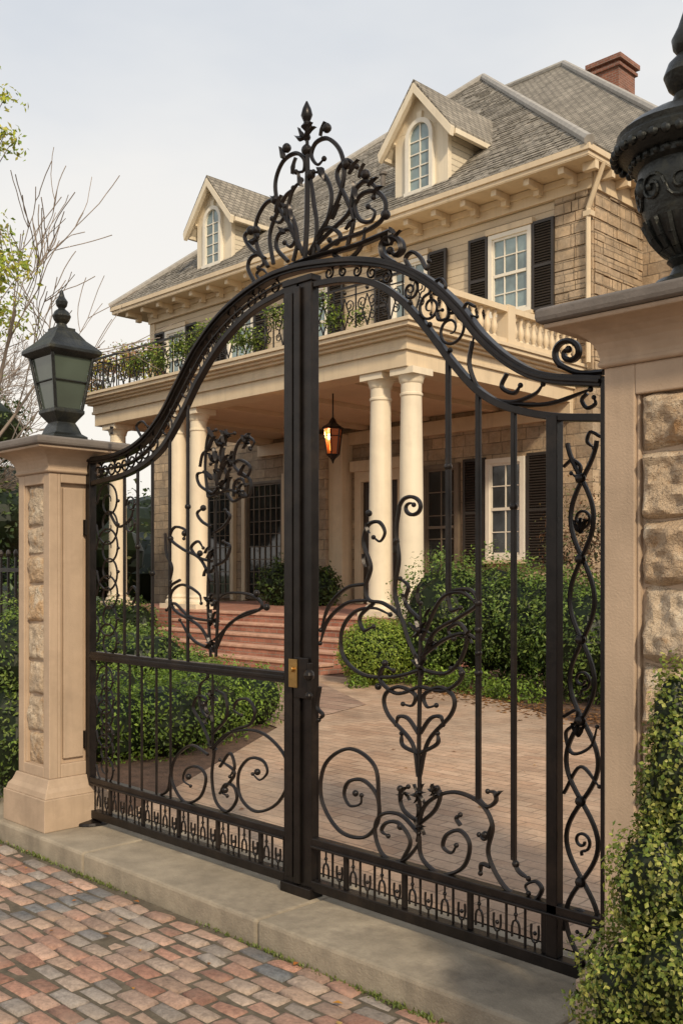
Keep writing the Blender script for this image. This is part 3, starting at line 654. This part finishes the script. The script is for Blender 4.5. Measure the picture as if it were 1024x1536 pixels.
# ---- porch
px0,px1,py0=-16.2,-6.83,8.58
fl=MB(); fl.box(px0,px1+.1,py0-.15,WY,0,.85); fl.build('porch_floor',STEPB,H)
for o,a,b_ in ((0,4.9,5.16),(.05,5.16,5.22),(.03,5.22,5.36),(.12,5.36,5.41),(.2,5.41,5.46),(.29,5.46,5.53),(.33,5.53,5.59)):
    if a<5.0:
        trim.box(px0-o,px1+o,py0-o,py0+.5,a,b_); trim.box(px1-.5,px1+o,py0+.5,WY-.002,a,b_); trim.box(px0-o,px0+.5,py0+.5,WY-.002,a,b_)
    else: trim.box(px0-o,px1+o,py0-o,WY-.004-o*.001,a,b_)
cl=MB(); cl.box(px0+.5,px1-.5,py0+.5,WY-.005,5.02,5.10)
for i in range(1,5): cl.box(px0+i*1.85,px0+i*1.85+.2,py0+.5,WY-.01,4.93,5.018)
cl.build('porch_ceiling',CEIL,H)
col=MB()
def column(x,y,z0,z1,r):
    h=z1-z0
    col.box(x-r*1.35,x+r*1.35,y-r*1.35,y+r*1.35,z0,z0+.1)
    pf=[(r*1.3,z0+.1),(r*1.33,z0+.14),(r*1.25,z0+.18),(r*1.08,z0+.2),(r*1.15,z0+.24),(r*1.02,z0+.28)]
    for i in range(9):
        t=i/8; pf.append((r*(1-.16*t**1.6),z0+.3+t*(h-.75)))
    rt=r*.84
    pf+=[(rt*1.1,z1-.43),(rt*1.1,z1-.40),(rt,z1-.385),(rt,z1-.24),(rt*1.12,z1-.22),(rt*1.14,z1-.19),(rt*1.22,z1-.15),(rt*1.36,z1-.11)]
    col.lathe(x,y,pf,32); col.box(x-rt*1.45,x+rt*1.45,y-rt*1.45,y+rt*1.45,z1-.11,z1-.002)
for x,y in ((-6.98,8.87),(-7.66,8.87),(-12.7,8.87),(-13.4,8.87),(-15.7,8.87)): column(x,y,.85,4.9,.205)
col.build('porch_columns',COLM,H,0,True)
sp=MB(); nose=MB()
for i in range(5):
    z=.85-.17*i; yf=8.43-.29*i
    if i: sp.box(-12.6,-7.45,yf,yf+.29,0,z-.045)
    nose.box(-12.63,-7.42,yf-.025,yf+.27,z-.045,z+.003)
sp.build('step_risers',STEPB,H); nose.build('step_treads',simple('tread_terracotta',(.54,.33,.235),.7,.25,6,.4,60,dirt=(.36,.19,.13)),H,.01)
ir=MB(); y=8.50; zt_,zb_=6.38,5.66
ir.box(px0,px1+.05,y-.02,y+.02,zt_-.02,zt_+.02); ir.box(px0,px1+.05,y-.012,y+.012,zb_-.012,zb_+.012); ir.box(px0,px1,y-.01,y+.01,6.22,6.24)
x=px0
while x<px1:
    ir.box(x-.01,x+.01,y-.01,y+.01,5.59,zt_)
    for sg in (1,-1):
        c=x+.26+sg*.11
        ir.sweep(catmull([(x+.26,zb_+.02)]+spir(c,5.95+.12,.11,.03,-90,-90+sg*480,12),3),.016,.018,y,4)
        ir.sweep(catmull([(x+.26,6.2)]+spir(c,5.83,.08,.02,90,90-sg*450,10),3),.014,.018,y,4)
    ir.ball((x+.26,y,6.30),.035,6); x+=.52
ir.box(px0-.01,px0+.01,y,WY,zt_-.02,zt_+.02)
yy=y
while yy<WY: ir.box(px0-.01,px0+.01,yy,yy+.015,5.6,zt_); yy+=.14
ir.build('balcony_iron_railing',IRON,H)
bl=MB(); bx=px1+.12
bl.box(bx-.1,bx+.1,8.66,WY-.05,5.59,5.70); bl.box(bx-.11,bx+.11,8.6,WY-.05,6.17,6.27); bl.box(bx-.14,bx+.14,8.55,8.8,5.59,6.33); bl.box(bx-.12,bx+.12,11.0,11.22,5.59,6.3)
yy=8.95
while yy<WY-.1:
    if not(10.9<yy<11.3): bl.lathe(bx,yy,[(.05,5.70),(.05,5.73),(.03,5.76),(.06,5.84),(.065,5.9),(.045,5.98),(.028,6.05),(.045,6.1),(.05,6.17)],10)
    yy+=.2
bl.build('balcony_balustrade',CREAM,H,0,True)
ash.build('stone_walls',ASHL,H,.006,seg=1); sid.build('clapboard_walls',SIDING,H); roof.build('hip_roofs',SHING,H); sc.build('shingle_courses',SHING,H); ridge.build('ridge_caps',simple('ridge_slate',(.36,.34,.31),.8,.2,6),H)
trim.build('cream_trim',CREAM,H,.006); gl_u.build('upper_glass',GLU,H); gl_d.build('lower_glass',GLD,H); sash.build('window_sashes',SASH,H); shut.build('shutters',SHUT,H)
HL=empty('hanging_lantern'); hx,hy=-9.9,9.95; hb=MB()
hb.tube((hx,hy,4.45),(hx,hy,5.02),.014); hb.lathe(hx,hy,[(.02,4.56),(.05,4.52),(.09,4.45),(.21,4.37),(.22,4.34),(.19,4.33)],6); hb.lathe(hx,hy,[(.01,3.68),(.03,3.74),(.06,3.78),(.12,3.83),(.13,3.86)],6)
for i in range(6):
    a=i*math.pi/3; hb.tube((hx+.12*math.cos(a),hy+.12*math.sin(a),3.85),(hx+.18*math.cos(a),hy+.18*math.sin(a),4.34),.016,5)
    b_=a+math.pi/3; hb.tube((hx+.16*math.cos(a),hy+.16*math.sin(a),4.2),(hx+.16*math.cos(b_),hy+.16*math.sin(b_),4.2),.010,5)
hb.build('lantern_cage',IRON,HL)
hg=MB(); hg.lathe(hx,hy,[(.04,3.90),(.065,3.96),(.06,4.06),(.02,4.14)],10); hg.build('lit_globe',GLOW,HL,0,True)
ag=MB()
for i in (3,5):
    a=i*math.pi/3;b_=a+math.pi/3
    ag.add([(hx+.112*math.cos(a),hy+.112*math.sin(a),3.87),(hx+.112*math.cos(b_),hy+.112*math.sin(b_),3.87),(hx+.168*math.cos(b_),hy+.168*math.sin(b_),4.33),(hx+.168*math.cos(a),hy+.168*math.sin(a),4.33)],[(0,1,2,3)])
# amber back panes glow behind the bulb
for i in (0,1,2):
    a=i*math.pi/3;b_=a+math.pi/3
    ag.add([(hx+.112*math.cos(a),hy+.112*math.sin(a),3.87),(hx+.112*math.cos(b_),hy+.112*math.sin(b_),3.87),(hx+.168*math.cos(b_),hy+.168*math.sin(b_),4.33),(hx+.168*math.cos(a),hy+.168*math.sin(a),4.33)],[(0,1,2,3)])
ag.build('amber_panes',AMB,HL)
lp=bpy.data.lights.new('porch_bulb','POINT'); lp.energy=45; lp.color=(1,.55,.22); lp.shadow_soft_size=.05
lo=bpy.data.objects.new('porch_bulb',lp); lo.location=(hx,hy,4.26); scn.collection.objects.link(lo); lo.parent=HL
# ================================================================= GROUND
def sheet(name,pts,z,mat):
    m=MB(); m.add([(x,y,z) for x,y in pts],[tuple(range(len(pts)))]); return m.build(name,mat)
sheet('ground',[(-400,-400),(400,-400),(400,400),(-400,400)],-.16,GRASS)
m=MB(); m.box(-45,30,.301,60,-.15,-.012); m.build('garden_bed',SOIL)
drv=MB(); pts=[(-2.02,.302),(-2.45,1.0),(-4.05,3.4),(-9.5,5.2),(-12.9,6.6),(-12.9,7.3),(-7.3,7.3),(-5.3,7.4),(-3.6,6.7),(-1.6,5.6),(9,4.6),(9,.302)]
drv.add([(x,y,0) for x,y in pts],[tuple(range(len(pts)))]); drv.build('driveway',PAVE)
m=MB(); m.add([(-9.0,5.5,.006),(-4.1,3.65,.006),(-4.6,5.3,.006),(-7.3,6.9,.006),(-12,6.9,.006)],[(0,1,2,3,4)]); m.build('walkway',bricky('walkway_slabs',(.38,.24,.17),(.46,.32,.23),(.18,.13,.09),.5,.25,.01,.8,.45,.9,.012,1.5))
k=MB(); xs=[-7.5,-6,-4.5,-3,-1.4,.13,1.7,3.2,5,7]
for a,b_ in zip(xs[:-1],xs[1:]): k.box(a+.004,b_-.004,-.40,.30,-.16,0.0)
k.build('kerb',CONC,None,.016)
sheet('street',[(-60,-30),(60,-30),(60,-.41),(-60,-.41)],-.150,STREETFAR)
def bricks():
    V=[];F=[];Cc=[]; pal=[(.38,.21,.15),(.43,.28,.21),(.33,.175,.125),(.37,.285,.225),(.30,.26,.225),(.42,.29,.215),(.35,.245,.19),(.39,.225,.165)]
    y=-.43; r=0
    while y>-5.4:
        x=-5.6+(r%2)*.095+random.uniform(-.03,.03)
        while x<4.6:
            w=random.uniform(.145,.195); h=random.uniform(.075,.086)
            c=random.choice(pal); f=random.uniform(.72,1.18)
            wob=.05*math.sin(x*.8+r*.05)+.02*math.sin(x*2.1)
            if -1.30-.12*math.sin(y*2)<x<-1.14-.12*math.sin(y*2) : c=(.20,.20,.20)
            if random.random()<.025: c=(.16,.165,.17)
            cx_,cy_=x+w/2,y-h/2+wob*.6; a=random.gauss(0,.035); zt=-.112+random.gauss(0,.004); tx,ty=random.gauss(0,.03),random.gauss(0,.045)
            o=len(V); ca,sa=math.cos(a),math.sin(a)
            jc=[(random.gauss(0,.003),random.gauss(0,.003)) for _ in range(4)]
            for ins,dz in ((0,-.04),(.001,-.014),(.007,-.004),(.022,0)):
                for ci,(sx,sy) in enumerate(((-1,-1),(1,-1),(1,1),(-1,1))):
                    lx=sx*(w/2-ins)+jc[ci][0]; ly=sy*(h/2-ins)+jc[ci][1]
                    V.append((cx_+lx*ca-ly*sa,cy_+lx*sa+ly*ca,zt+dz+lx*tx+ly*ty)); Cc.append((c[0]*f,c[1]*f,c[2]*f,1))
            for l in range(3):
                for j in range(4): F.append((o+l*4+j,o+l*4+(j+1)%4,o+l*4+4+(j+1)%4,o+l*4+4+j))
            F.append((o+12,o+13,o+14,o+15))
            x+=w+random.uniform(.007,.016)
        y-=.093; r+=1
    me=bpy.data.meshes.new('brick_pavement'); me.from_pydata(V,[],F); ca=me.color_attributes.new('Col','FLOAT_COLOR','POINT')
    ca.data.foreach_set('color',np.array(Cc,dtype=np.float32).ravel()); me.materials.append(BRK); me.polygons.foreach_set('use_smooth',[True]*len(me.polygons))
    ob=bpy.data.objects.new('brick_pavement',me); scn.collection.objects.link(ob)
bricks()
sheet('joint_sand_bed',[(-5.6,-5.5),(4.8,-5.5),(4.8,-.405),(-5.6,-.405)],-.122,SAND)
# ================================================================= FOLIAGE
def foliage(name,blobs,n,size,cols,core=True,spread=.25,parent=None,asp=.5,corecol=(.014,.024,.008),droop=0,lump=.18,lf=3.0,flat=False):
    """one mesh: many leaf-shaped faces spread in ellipsoidal clumps + dark inner mass"""
    vols=np.array([b[3]*b[4]+b[4]*b[5]+b[3]*b[5] for b in blobs]); cnt=np.maximum(3,(n*vols/vols.sum()).astype(int))
    Vs=[];Cs=[]
    for b,c in zip(blobs,cnt):
        d=rng.normal(size=(c,3)); d/=np.linalg.norm(d,axis=1,keepdims=True)
        ph=rng.uniform(0,6,3)
        lum=np.sin(d[:,0]*lf*2+ph[0])*np.sin(d[:,1]*lf*2.3+ph[1])+np.sin(d[:,2]*lf*2.6+ph[2])*np.sin(d[:,0]*lf*3.1)
        rr=1-spread*rng.random(c)**1.5+lump*lum*.6+rng.normal(0,.04,c)
        p=d*rr[:,None]*np.array(b[3:6])+np.array(b[:3])
        nrm=d+rng.normal(0,.55,(c,3)); nrm[:,2]+=.25; nrm/=np.linalg.norm(nrm,axis=1,keepdims=True)
        t=np.cross(nrm,rng.normal(size=(c,3))); t/=np.linalg.norm(t,axis=1,keepdims=True); t[:,2]-=droop; bt=np.cross(nrm,t)
        s=size*rng.uniform(.6,1.35,c)[:,None]
        q=np.stack([p,p+t*s*.5+bt*s*asp*.5+nrm*s*.08,p+t*s,p+t*s*.5-bt*s*asp*.5+nrm*s*.08],1)
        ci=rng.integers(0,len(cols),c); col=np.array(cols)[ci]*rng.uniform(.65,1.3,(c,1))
        if not flat: col=col*np.clip(.65+.9*(rr-.8)*2+.2*d[:,2],.4,1.4)[:,None]  # shade painted into leaf colour: darker inside the clump, lighter outside and on top
        Vs.append(q.reshape(-1,3)); Cs.append(np.repeat(np.concatenate([col,np.ones((c,1))],1),4,axis=0))
    V=np.concatenate(Vs); C_=np.concatenate(Cs); nq=len(V)//4
    F=[tuple(x) for x in np.arange(nq*4).reshape(-1,4).tolist()]; V=V.tolist(); C_=C_.tolist()
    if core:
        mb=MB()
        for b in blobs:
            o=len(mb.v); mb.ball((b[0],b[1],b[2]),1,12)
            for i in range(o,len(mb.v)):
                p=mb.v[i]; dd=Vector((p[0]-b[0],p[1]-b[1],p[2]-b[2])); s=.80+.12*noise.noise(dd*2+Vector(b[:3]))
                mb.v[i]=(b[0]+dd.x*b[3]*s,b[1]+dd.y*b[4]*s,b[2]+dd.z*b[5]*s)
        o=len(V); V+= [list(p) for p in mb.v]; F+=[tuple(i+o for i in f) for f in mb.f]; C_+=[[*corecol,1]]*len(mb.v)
    me=bpy.data.meshes.new(name); me.from_pydata(V,[],F); ca=me.color_attributes.new('Col','FLOAT_COLOR','POINT')
    ca.data.foreach_set('color',np.array(C_,dtype=np.float32).ravel()); me.materials.append(LEAF)
    ob=bpy.data.objects.new(name,me); scn.collection.objects.link(ob)
    if parent: ob.parent=parent
    return ob
BOX=[(.10,.165,.028),(.135,.205,.035),(.065,.115,.022),(.18,.245,.05)]
DARK=[(.04,.07,.02),(.06,.10,.028),(.03,.05,.017)]
LITE=[(.16,.25,.03),(.21,.30,.045),(.12,.20,.028)]
YEL=[(.46,.50,.06),(.36,.45,.06),(.52,.48,.10)]
AUT=[(.42,.22,.09),(.30,.28,.07),(.46,.32,.13),(.40,.20,.14)]
def cone_blobs(cx,cy,z0,z1,r,n):
    out=[]
    for i in range(n):
        t=i/(n-1); a=i*2.4; rr=r*(1-t)**.7
        out.append((cx+rr*.35*math.cos(a),cy+rr*.35*math.sin(a),z0+(z1-z0)*t,max(.07,rr*.85),max(.07,rr*.85),(z1-z0)/n*1.5+.04))
    return out
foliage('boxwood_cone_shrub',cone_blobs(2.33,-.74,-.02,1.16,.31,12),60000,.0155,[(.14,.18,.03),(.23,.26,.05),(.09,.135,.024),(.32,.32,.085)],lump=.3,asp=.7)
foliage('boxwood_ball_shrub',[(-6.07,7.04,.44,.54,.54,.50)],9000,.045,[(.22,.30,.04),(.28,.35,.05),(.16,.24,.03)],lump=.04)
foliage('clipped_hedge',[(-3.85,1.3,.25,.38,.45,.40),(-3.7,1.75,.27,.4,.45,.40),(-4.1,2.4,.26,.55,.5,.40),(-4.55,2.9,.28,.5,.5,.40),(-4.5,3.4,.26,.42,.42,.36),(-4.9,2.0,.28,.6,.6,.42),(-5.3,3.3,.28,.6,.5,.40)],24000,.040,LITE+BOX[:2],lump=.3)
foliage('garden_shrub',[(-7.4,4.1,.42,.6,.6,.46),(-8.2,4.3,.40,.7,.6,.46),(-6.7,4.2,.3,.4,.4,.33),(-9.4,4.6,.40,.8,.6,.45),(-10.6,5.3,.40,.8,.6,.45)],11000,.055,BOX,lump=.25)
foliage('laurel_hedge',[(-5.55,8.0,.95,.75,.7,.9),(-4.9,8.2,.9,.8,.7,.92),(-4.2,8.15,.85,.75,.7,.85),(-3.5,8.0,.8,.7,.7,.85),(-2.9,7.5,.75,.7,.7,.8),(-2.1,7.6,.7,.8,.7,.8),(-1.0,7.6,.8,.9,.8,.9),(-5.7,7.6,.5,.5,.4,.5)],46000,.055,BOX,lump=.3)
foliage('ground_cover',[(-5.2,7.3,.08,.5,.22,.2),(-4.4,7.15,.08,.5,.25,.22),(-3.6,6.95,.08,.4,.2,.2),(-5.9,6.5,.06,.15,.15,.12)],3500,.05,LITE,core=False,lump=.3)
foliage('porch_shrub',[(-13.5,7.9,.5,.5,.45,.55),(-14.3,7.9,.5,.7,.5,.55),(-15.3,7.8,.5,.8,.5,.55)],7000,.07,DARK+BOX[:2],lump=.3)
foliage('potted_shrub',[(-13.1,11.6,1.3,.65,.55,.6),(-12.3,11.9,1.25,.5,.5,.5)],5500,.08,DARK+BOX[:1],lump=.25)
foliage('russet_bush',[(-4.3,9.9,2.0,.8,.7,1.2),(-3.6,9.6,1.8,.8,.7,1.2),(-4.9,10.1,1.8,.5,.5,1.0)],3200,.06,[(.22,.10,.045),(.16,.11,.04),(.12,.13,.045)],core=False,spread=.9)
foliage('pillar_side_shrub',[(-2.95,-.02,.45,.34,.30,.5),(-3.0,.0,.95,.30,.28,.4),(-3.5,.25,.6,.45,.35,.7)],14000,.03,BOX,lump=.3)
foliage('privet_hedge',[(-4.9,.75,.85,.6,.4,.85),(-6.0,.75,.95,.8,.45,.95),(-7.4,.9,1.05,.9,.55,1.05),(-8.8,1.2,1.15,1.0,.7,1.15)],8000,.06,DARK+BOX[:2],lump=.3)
rb=random.Random(5)
foliage('evergreen_tree',[(-12.5+rb.uniform(-1.3,.5),3.7+rb.uniform(-1,.7),.8+i*.27,rb.uniform(.6,1.0),rb.uniform(.6,1.0),rb.uniform(.5,.8)) for i in range(15)],22000,.10,DARK+[(.10,.15,.045),(.16,.19,.06)],lump=.35,spread=.4)
foliage('distant_trees',[(-24+rb.uniform(-6,6)-i*.9,9+rb.uniform(-4,8)+i*.6,rb.uniform(1.2,3.8),rb.uniform(1.5,2.6),rb.uniform(1.5,2.6),rb.uniform(1.3,2.4)) for i in range(26)]+[(30+rb.uniform(-10,15),20+rb.uniform(-10,20),rb.uniform(2,6),4,4,4) for i in range(14)],26000,.20,DARK+[(.12,.15,.06),(.17,.17,.07)],lump=.35,spread=.45)
foliage('flowering_vine',[(-16.4+rb.uniform(-1.7,1.7),9.2+rb.uniform(-.5,.5),rb.uniform(5.7,6.75),rb.uniform(.25,.5),.35,rb.uniform(.2,.35)) for i in range(20)],4200,.075,AUT+YEL[:1]+LITE[:1],core=False,spread=.95,flat=True)
foliage('balcony_ivy',[(-14.6+i*.42+rb.uniform(-.1,.1),8.45+rb.uniform(-.1,.2),6.05+rb.uniform(-.25,.3),rb.uniform(.2,.4),.22,rb.uniform(.15,.32)) for i in range(17)],5200,.06,LITE+YEL[1:2],core=False,spread=.95)
foliage('foundation_planting',[(-17.6-i*.9,8.6+rb.uniform(-.4,.4),.8+rb.uniform(-.2,.3),.8,.7,.9) for i in range(6)],8000,.10,DARK+BOX[:1],lump=.3)
V=[];F=[];Cc=[]
def leafq(x,y,z,s,c,up=.2):
    a=rb.uniform(0,6.28); o=len(V); dx,dy=math.cos(a)*s,math.sin(a)*s
    V.extend([(x,y,z),(x+dx*.5-dy*.35,y+dy*.5+dx*.35,z+s*up),(x+dx,y+dy,z+s*up*.3),(x+dx*.5+dy*.35,y+dy*.5-dx*.35,z+s*up*.6)]); F.append((o,o+1,o+2,o+3)); Cc.extend([(*c,1)]*4)
for i in range(1300):
    t=rb.random(); leafq(-5.4+t*4.6+rb.gauss(0,.1),7.2-t*1.5+rb.gauss(.1,.3),.0,rb.uniform(.03,.08),rb.choice([(.30,.14,.05),(.22,.11,.05),(.38,.20,.08),(.14,.08,.04)]))
for i in range(34): leafq(rb.uniform(-3,1.5),-.42-abs(rb.gauss(0,.5)),-.100,rb.uniform(.02,.05),rb.choice([(.55,.26,.04),(.42,.16,.04),(.55,.38,.14),(.28,.14,.06)]))
for i in range(90): leafq(rb.uniform(-3,6),rb.uniform(.4,6),.004,rb.uniform(.02,.05),rb.choice([(.45,.27,.09),(.30,.15,.07)]))
for i in range(1100):
    g=rb.choice([-2.6,-1.9,-1.3,.2,.9,1.3,1.6]); x=g+rb.gauss(0,.2); s=rb.uniform(.006,.018)
    leafq(x,-.415-abs(rb.gauss(0,.012)),-.12,s,rb.choice([(.12,.17,.03),(.17,.20,.05)]),rb.uniform(.5,2))
me=bpy.data.meshes.new('fallen_leaves'); me.from_pydata(V,[],F); ca=me.color_attributes.new('Col','FLOAT_COLOR','POINT'); ca.data.foreach_set('color',np.array(Cc,dtype=np.float32).ravel()); me.materials.append(LEAF)
scn.collection.objects.link(bpy.data.objects.new('fallen_leaves',me))
# ---- trees
def branches(name,base,h,r0,levels,seed,spreadang=.5,nb=(3,5),parent=None,tilt=(0,0),q=(.5,.7)):
    R=random.Random(seed); cu=bpy.data.curves.new(name,'CURVE'); cu.dimensions='3D'; cu.bevel_depth=1; cu.bevel_resolution=0
    def grow(p,d,L,r,lv):
        n=6; pts=[p.copy()]; dd=d.copy()
        for i in range(n):
            dd=(dd+Vector((R.gauss(0,.11),R.gauss(0,.11),R.gauss(.03,.07)))).normalized(); pts.append(pts[-1]+dd*L/n)
        s=cu.splines.new('POLY'); s.points.add(n)
        for i,w in enumerate(pts): s.points[i].co=(*w,1); s.points[i].radius=max(.005,r*(1-.62*i/n))
        if lv==0: return
        for j in range(R.randint(*nb)):
            t=R.uniform(.3,1); i=min(n,int(t*n)); a=R.uniform(0,6.28); ax=dd.orthogonal().normalized(); bx=dd.cross(ax)
            nd=(dd+ (ax*math.cos(a)+bx*math.sin(a))*R.uniform(.4,1.0)*spreadang*1.6).normalized()
            grow(pts[i],nd,L*R.uniform(.5,.78),r*(1-.62*t)*R.uniform(*q),lv-1)
    grow(Vector(base),Vector((tilt[0],tilt[1],1)).normalized(),h,r0,levels)
    cu.materials.append(BARK); ob=bpy.data.objects.new(name,cu); scn.collection.objects.link(ob)
    if parent: ob.parent=parent
T=empty('bare_tree'); branches('trunk_and_branches',(-16.9,5.0,-.1),3.7,.11,5,14,.62,(5,7),T,(.04,.06))
T2=empty('bare_tree'); branches('trunk_and_branches',(-20.5,5.8,-.1),4.4,.12,5,19,.62,(5,6),T2,(.03,0))
T3=empty('spring_tree'); branches('trunk_and_branches',(-7.3,.95,-.1),3.4,.10,4,21,.5,(3,4),T3,(.02,0))
lb=[(-5.42+rb.uniform(-.9,.22),.95+rb.uniform(-.35,.35),z+rb.uniform(-.25,.25),rb.uniform(.10,.24),rb.uniform(.1,.24),rb.uniform(.08,.2)) for z in (4.5,4.65,4.55,5.9,6.1,6.0) for _ in range(6)]
nlb=len(lb)
lb+=[(-7.2+rb.uniform(-.9,.7),1.0+rb.uniform(-.8,.8),rb.uniform(4,6.6),rb.uniform(.3,.5),rb.uniform(.3,.5),rb.uniform(.2,.4)) for _ in range(22)]
foliage('spring_leaves',lb,9500,.06,YEL+LITE[1:2],core=False,spread=.95,parent=T3,flat=True)
tw=bpy.data.curves.new('leafy_limbs','CURVE'); tw.dimensions='3D'; tw.bevel_depth=1; tw.bevel_resolution=0
for b_ in lb[:nlb]:
    s=tw.splines.new('POLY'); s.points.add(3); a=Vector((-7.1,.98,b_[2]-.9)); e=Vector(b_[:3])
    for i in range(4):
        p=a.lerp(e,i/3)+Vector((0,0,-.12*math.sin(i/3*3.1)+rb.gauss(0,.03))); s.points[i].co=(*p,1); s.points[i].radius=.018*(1-i/3*.8)
tw.materials.append(BARK); o_=bpy.data.objects.new('leafy_limbs',tw); scn.collection.objects.link(o_); o_.parent=T3
fe=MB(); fe.box(-8,-2.47,.19,.215,1.6,1.63); fe.box(-8,-2.47,.19,.215,.25,.28)
x=-7.95
while x<-2.5: fe.box(x-.008,x+.008,.194,.21,0,1.72); fe.ball((x,.202,1.74),.018,6,1,1,1.8); x+=.12
fe.build('iron_fence',IRON)
# ================================================================= SKY, SUN, CAMERA
w=bpy.data.worlds.new('World'); scn.world=w; w.use_nodes=True; nt=w.node_tree; bg=nt.nodes['Background']
sv=Vector((.78,-.42,.0)).normalized(); el=math.radians(34)
sky=N(nt,'ShaderNodeTexSky',sky_type='NISHITA'); sky.sun_disc=False; sky.sun_elevation=el; sky.sun_rotation=math.atan2(sv.x,sv.y); sky.air_density=1.2; sky.dust_density=2
tc=N(nt,'ShaderNodeTexCoord').outputs['Generated']; sx=N(nt,'ShaderNodeSeparateXYZ'); nt.links.new(tc,sx.inputs[0])
mr=N(nt,'ShaderNodeMapRange'); mr.inputs[1].default_value=.18; mr.inputs[2].default_value=.62; mr.inputs[3].default_value=1.0; mr.inputs[4].default_value=.42; nt.links.new(sx.outputs[2],mr.inputs[0])
mp=N(nt,'ShaderNodeMapping'); mp.inputs['Scale'].default_value=(1,1,2.6); nt.links.new(tc,mp.inputs[0])
cn=noi(nt,mp.outputs[0],1.6,5,.55); cr=ramp(nt,cn,.25,.8,(-.0,)*3,(.45,)*3)
ad=N(nt,'ShaderNodeMath',operation='ADD',use_clamp=True); nt.links.new(mr.outputs[0],ad.inputs[0]); nt.links.new(cr,ad.inputs[1])
sb=N(nt,'ShaderNodeMath',operation='SUBTRACT',use_clamp=True); nt.links.new(ad.outputs[0],sb.inputs[0]); sb.inputs[1].default_value=.06
hz=ramp(nt,sx.outputs[2],.18,.55,(6.9,6.5,5.95),(5.9,6.0,6.05))
c=mixc(nt,sb.outputs[0],sky.outputs[0],hz); nt.links.new(c,bg.inputs[0]); bg.inputs[1].default_value=.145
sl=bpy.data.lights.new('sun','SUN'); sl.energy=3.1; sl.angle=math.radians(5); sl.color=(1,.83,.60)
so=bpy.data.objects.new('sun',sl); scn.collection.objects.link(so)
dv=Vector((sv.x*math.cos(el),sv.y*math.cos(el),math.sin(el))); so.rotation_euler=dv.to_track_quat('Z','Y').to_euler(); so.location=(0,0,30)
cam=bpy.data.cameras.new('camera'); co=bpy.data.objects.new('camera',cam); scn.collection.objects.link(co); scn.camera=co
co.location=(CX,CY,CH); co.rotation_euler=(math.radians(90),0,math.radians(45))
cam.sensor_fit='VERTICAL'; cam.sensor_height=36; cam.lens=36*FPX/1536; cam.shift_y=(HOR-768)/1536; cam.clip_start=.05; cam.clip_end=1500
scn.view_settings.view_transform='Standard'; scn.view_settings.look='None'; scn.view_settings.exposure=0
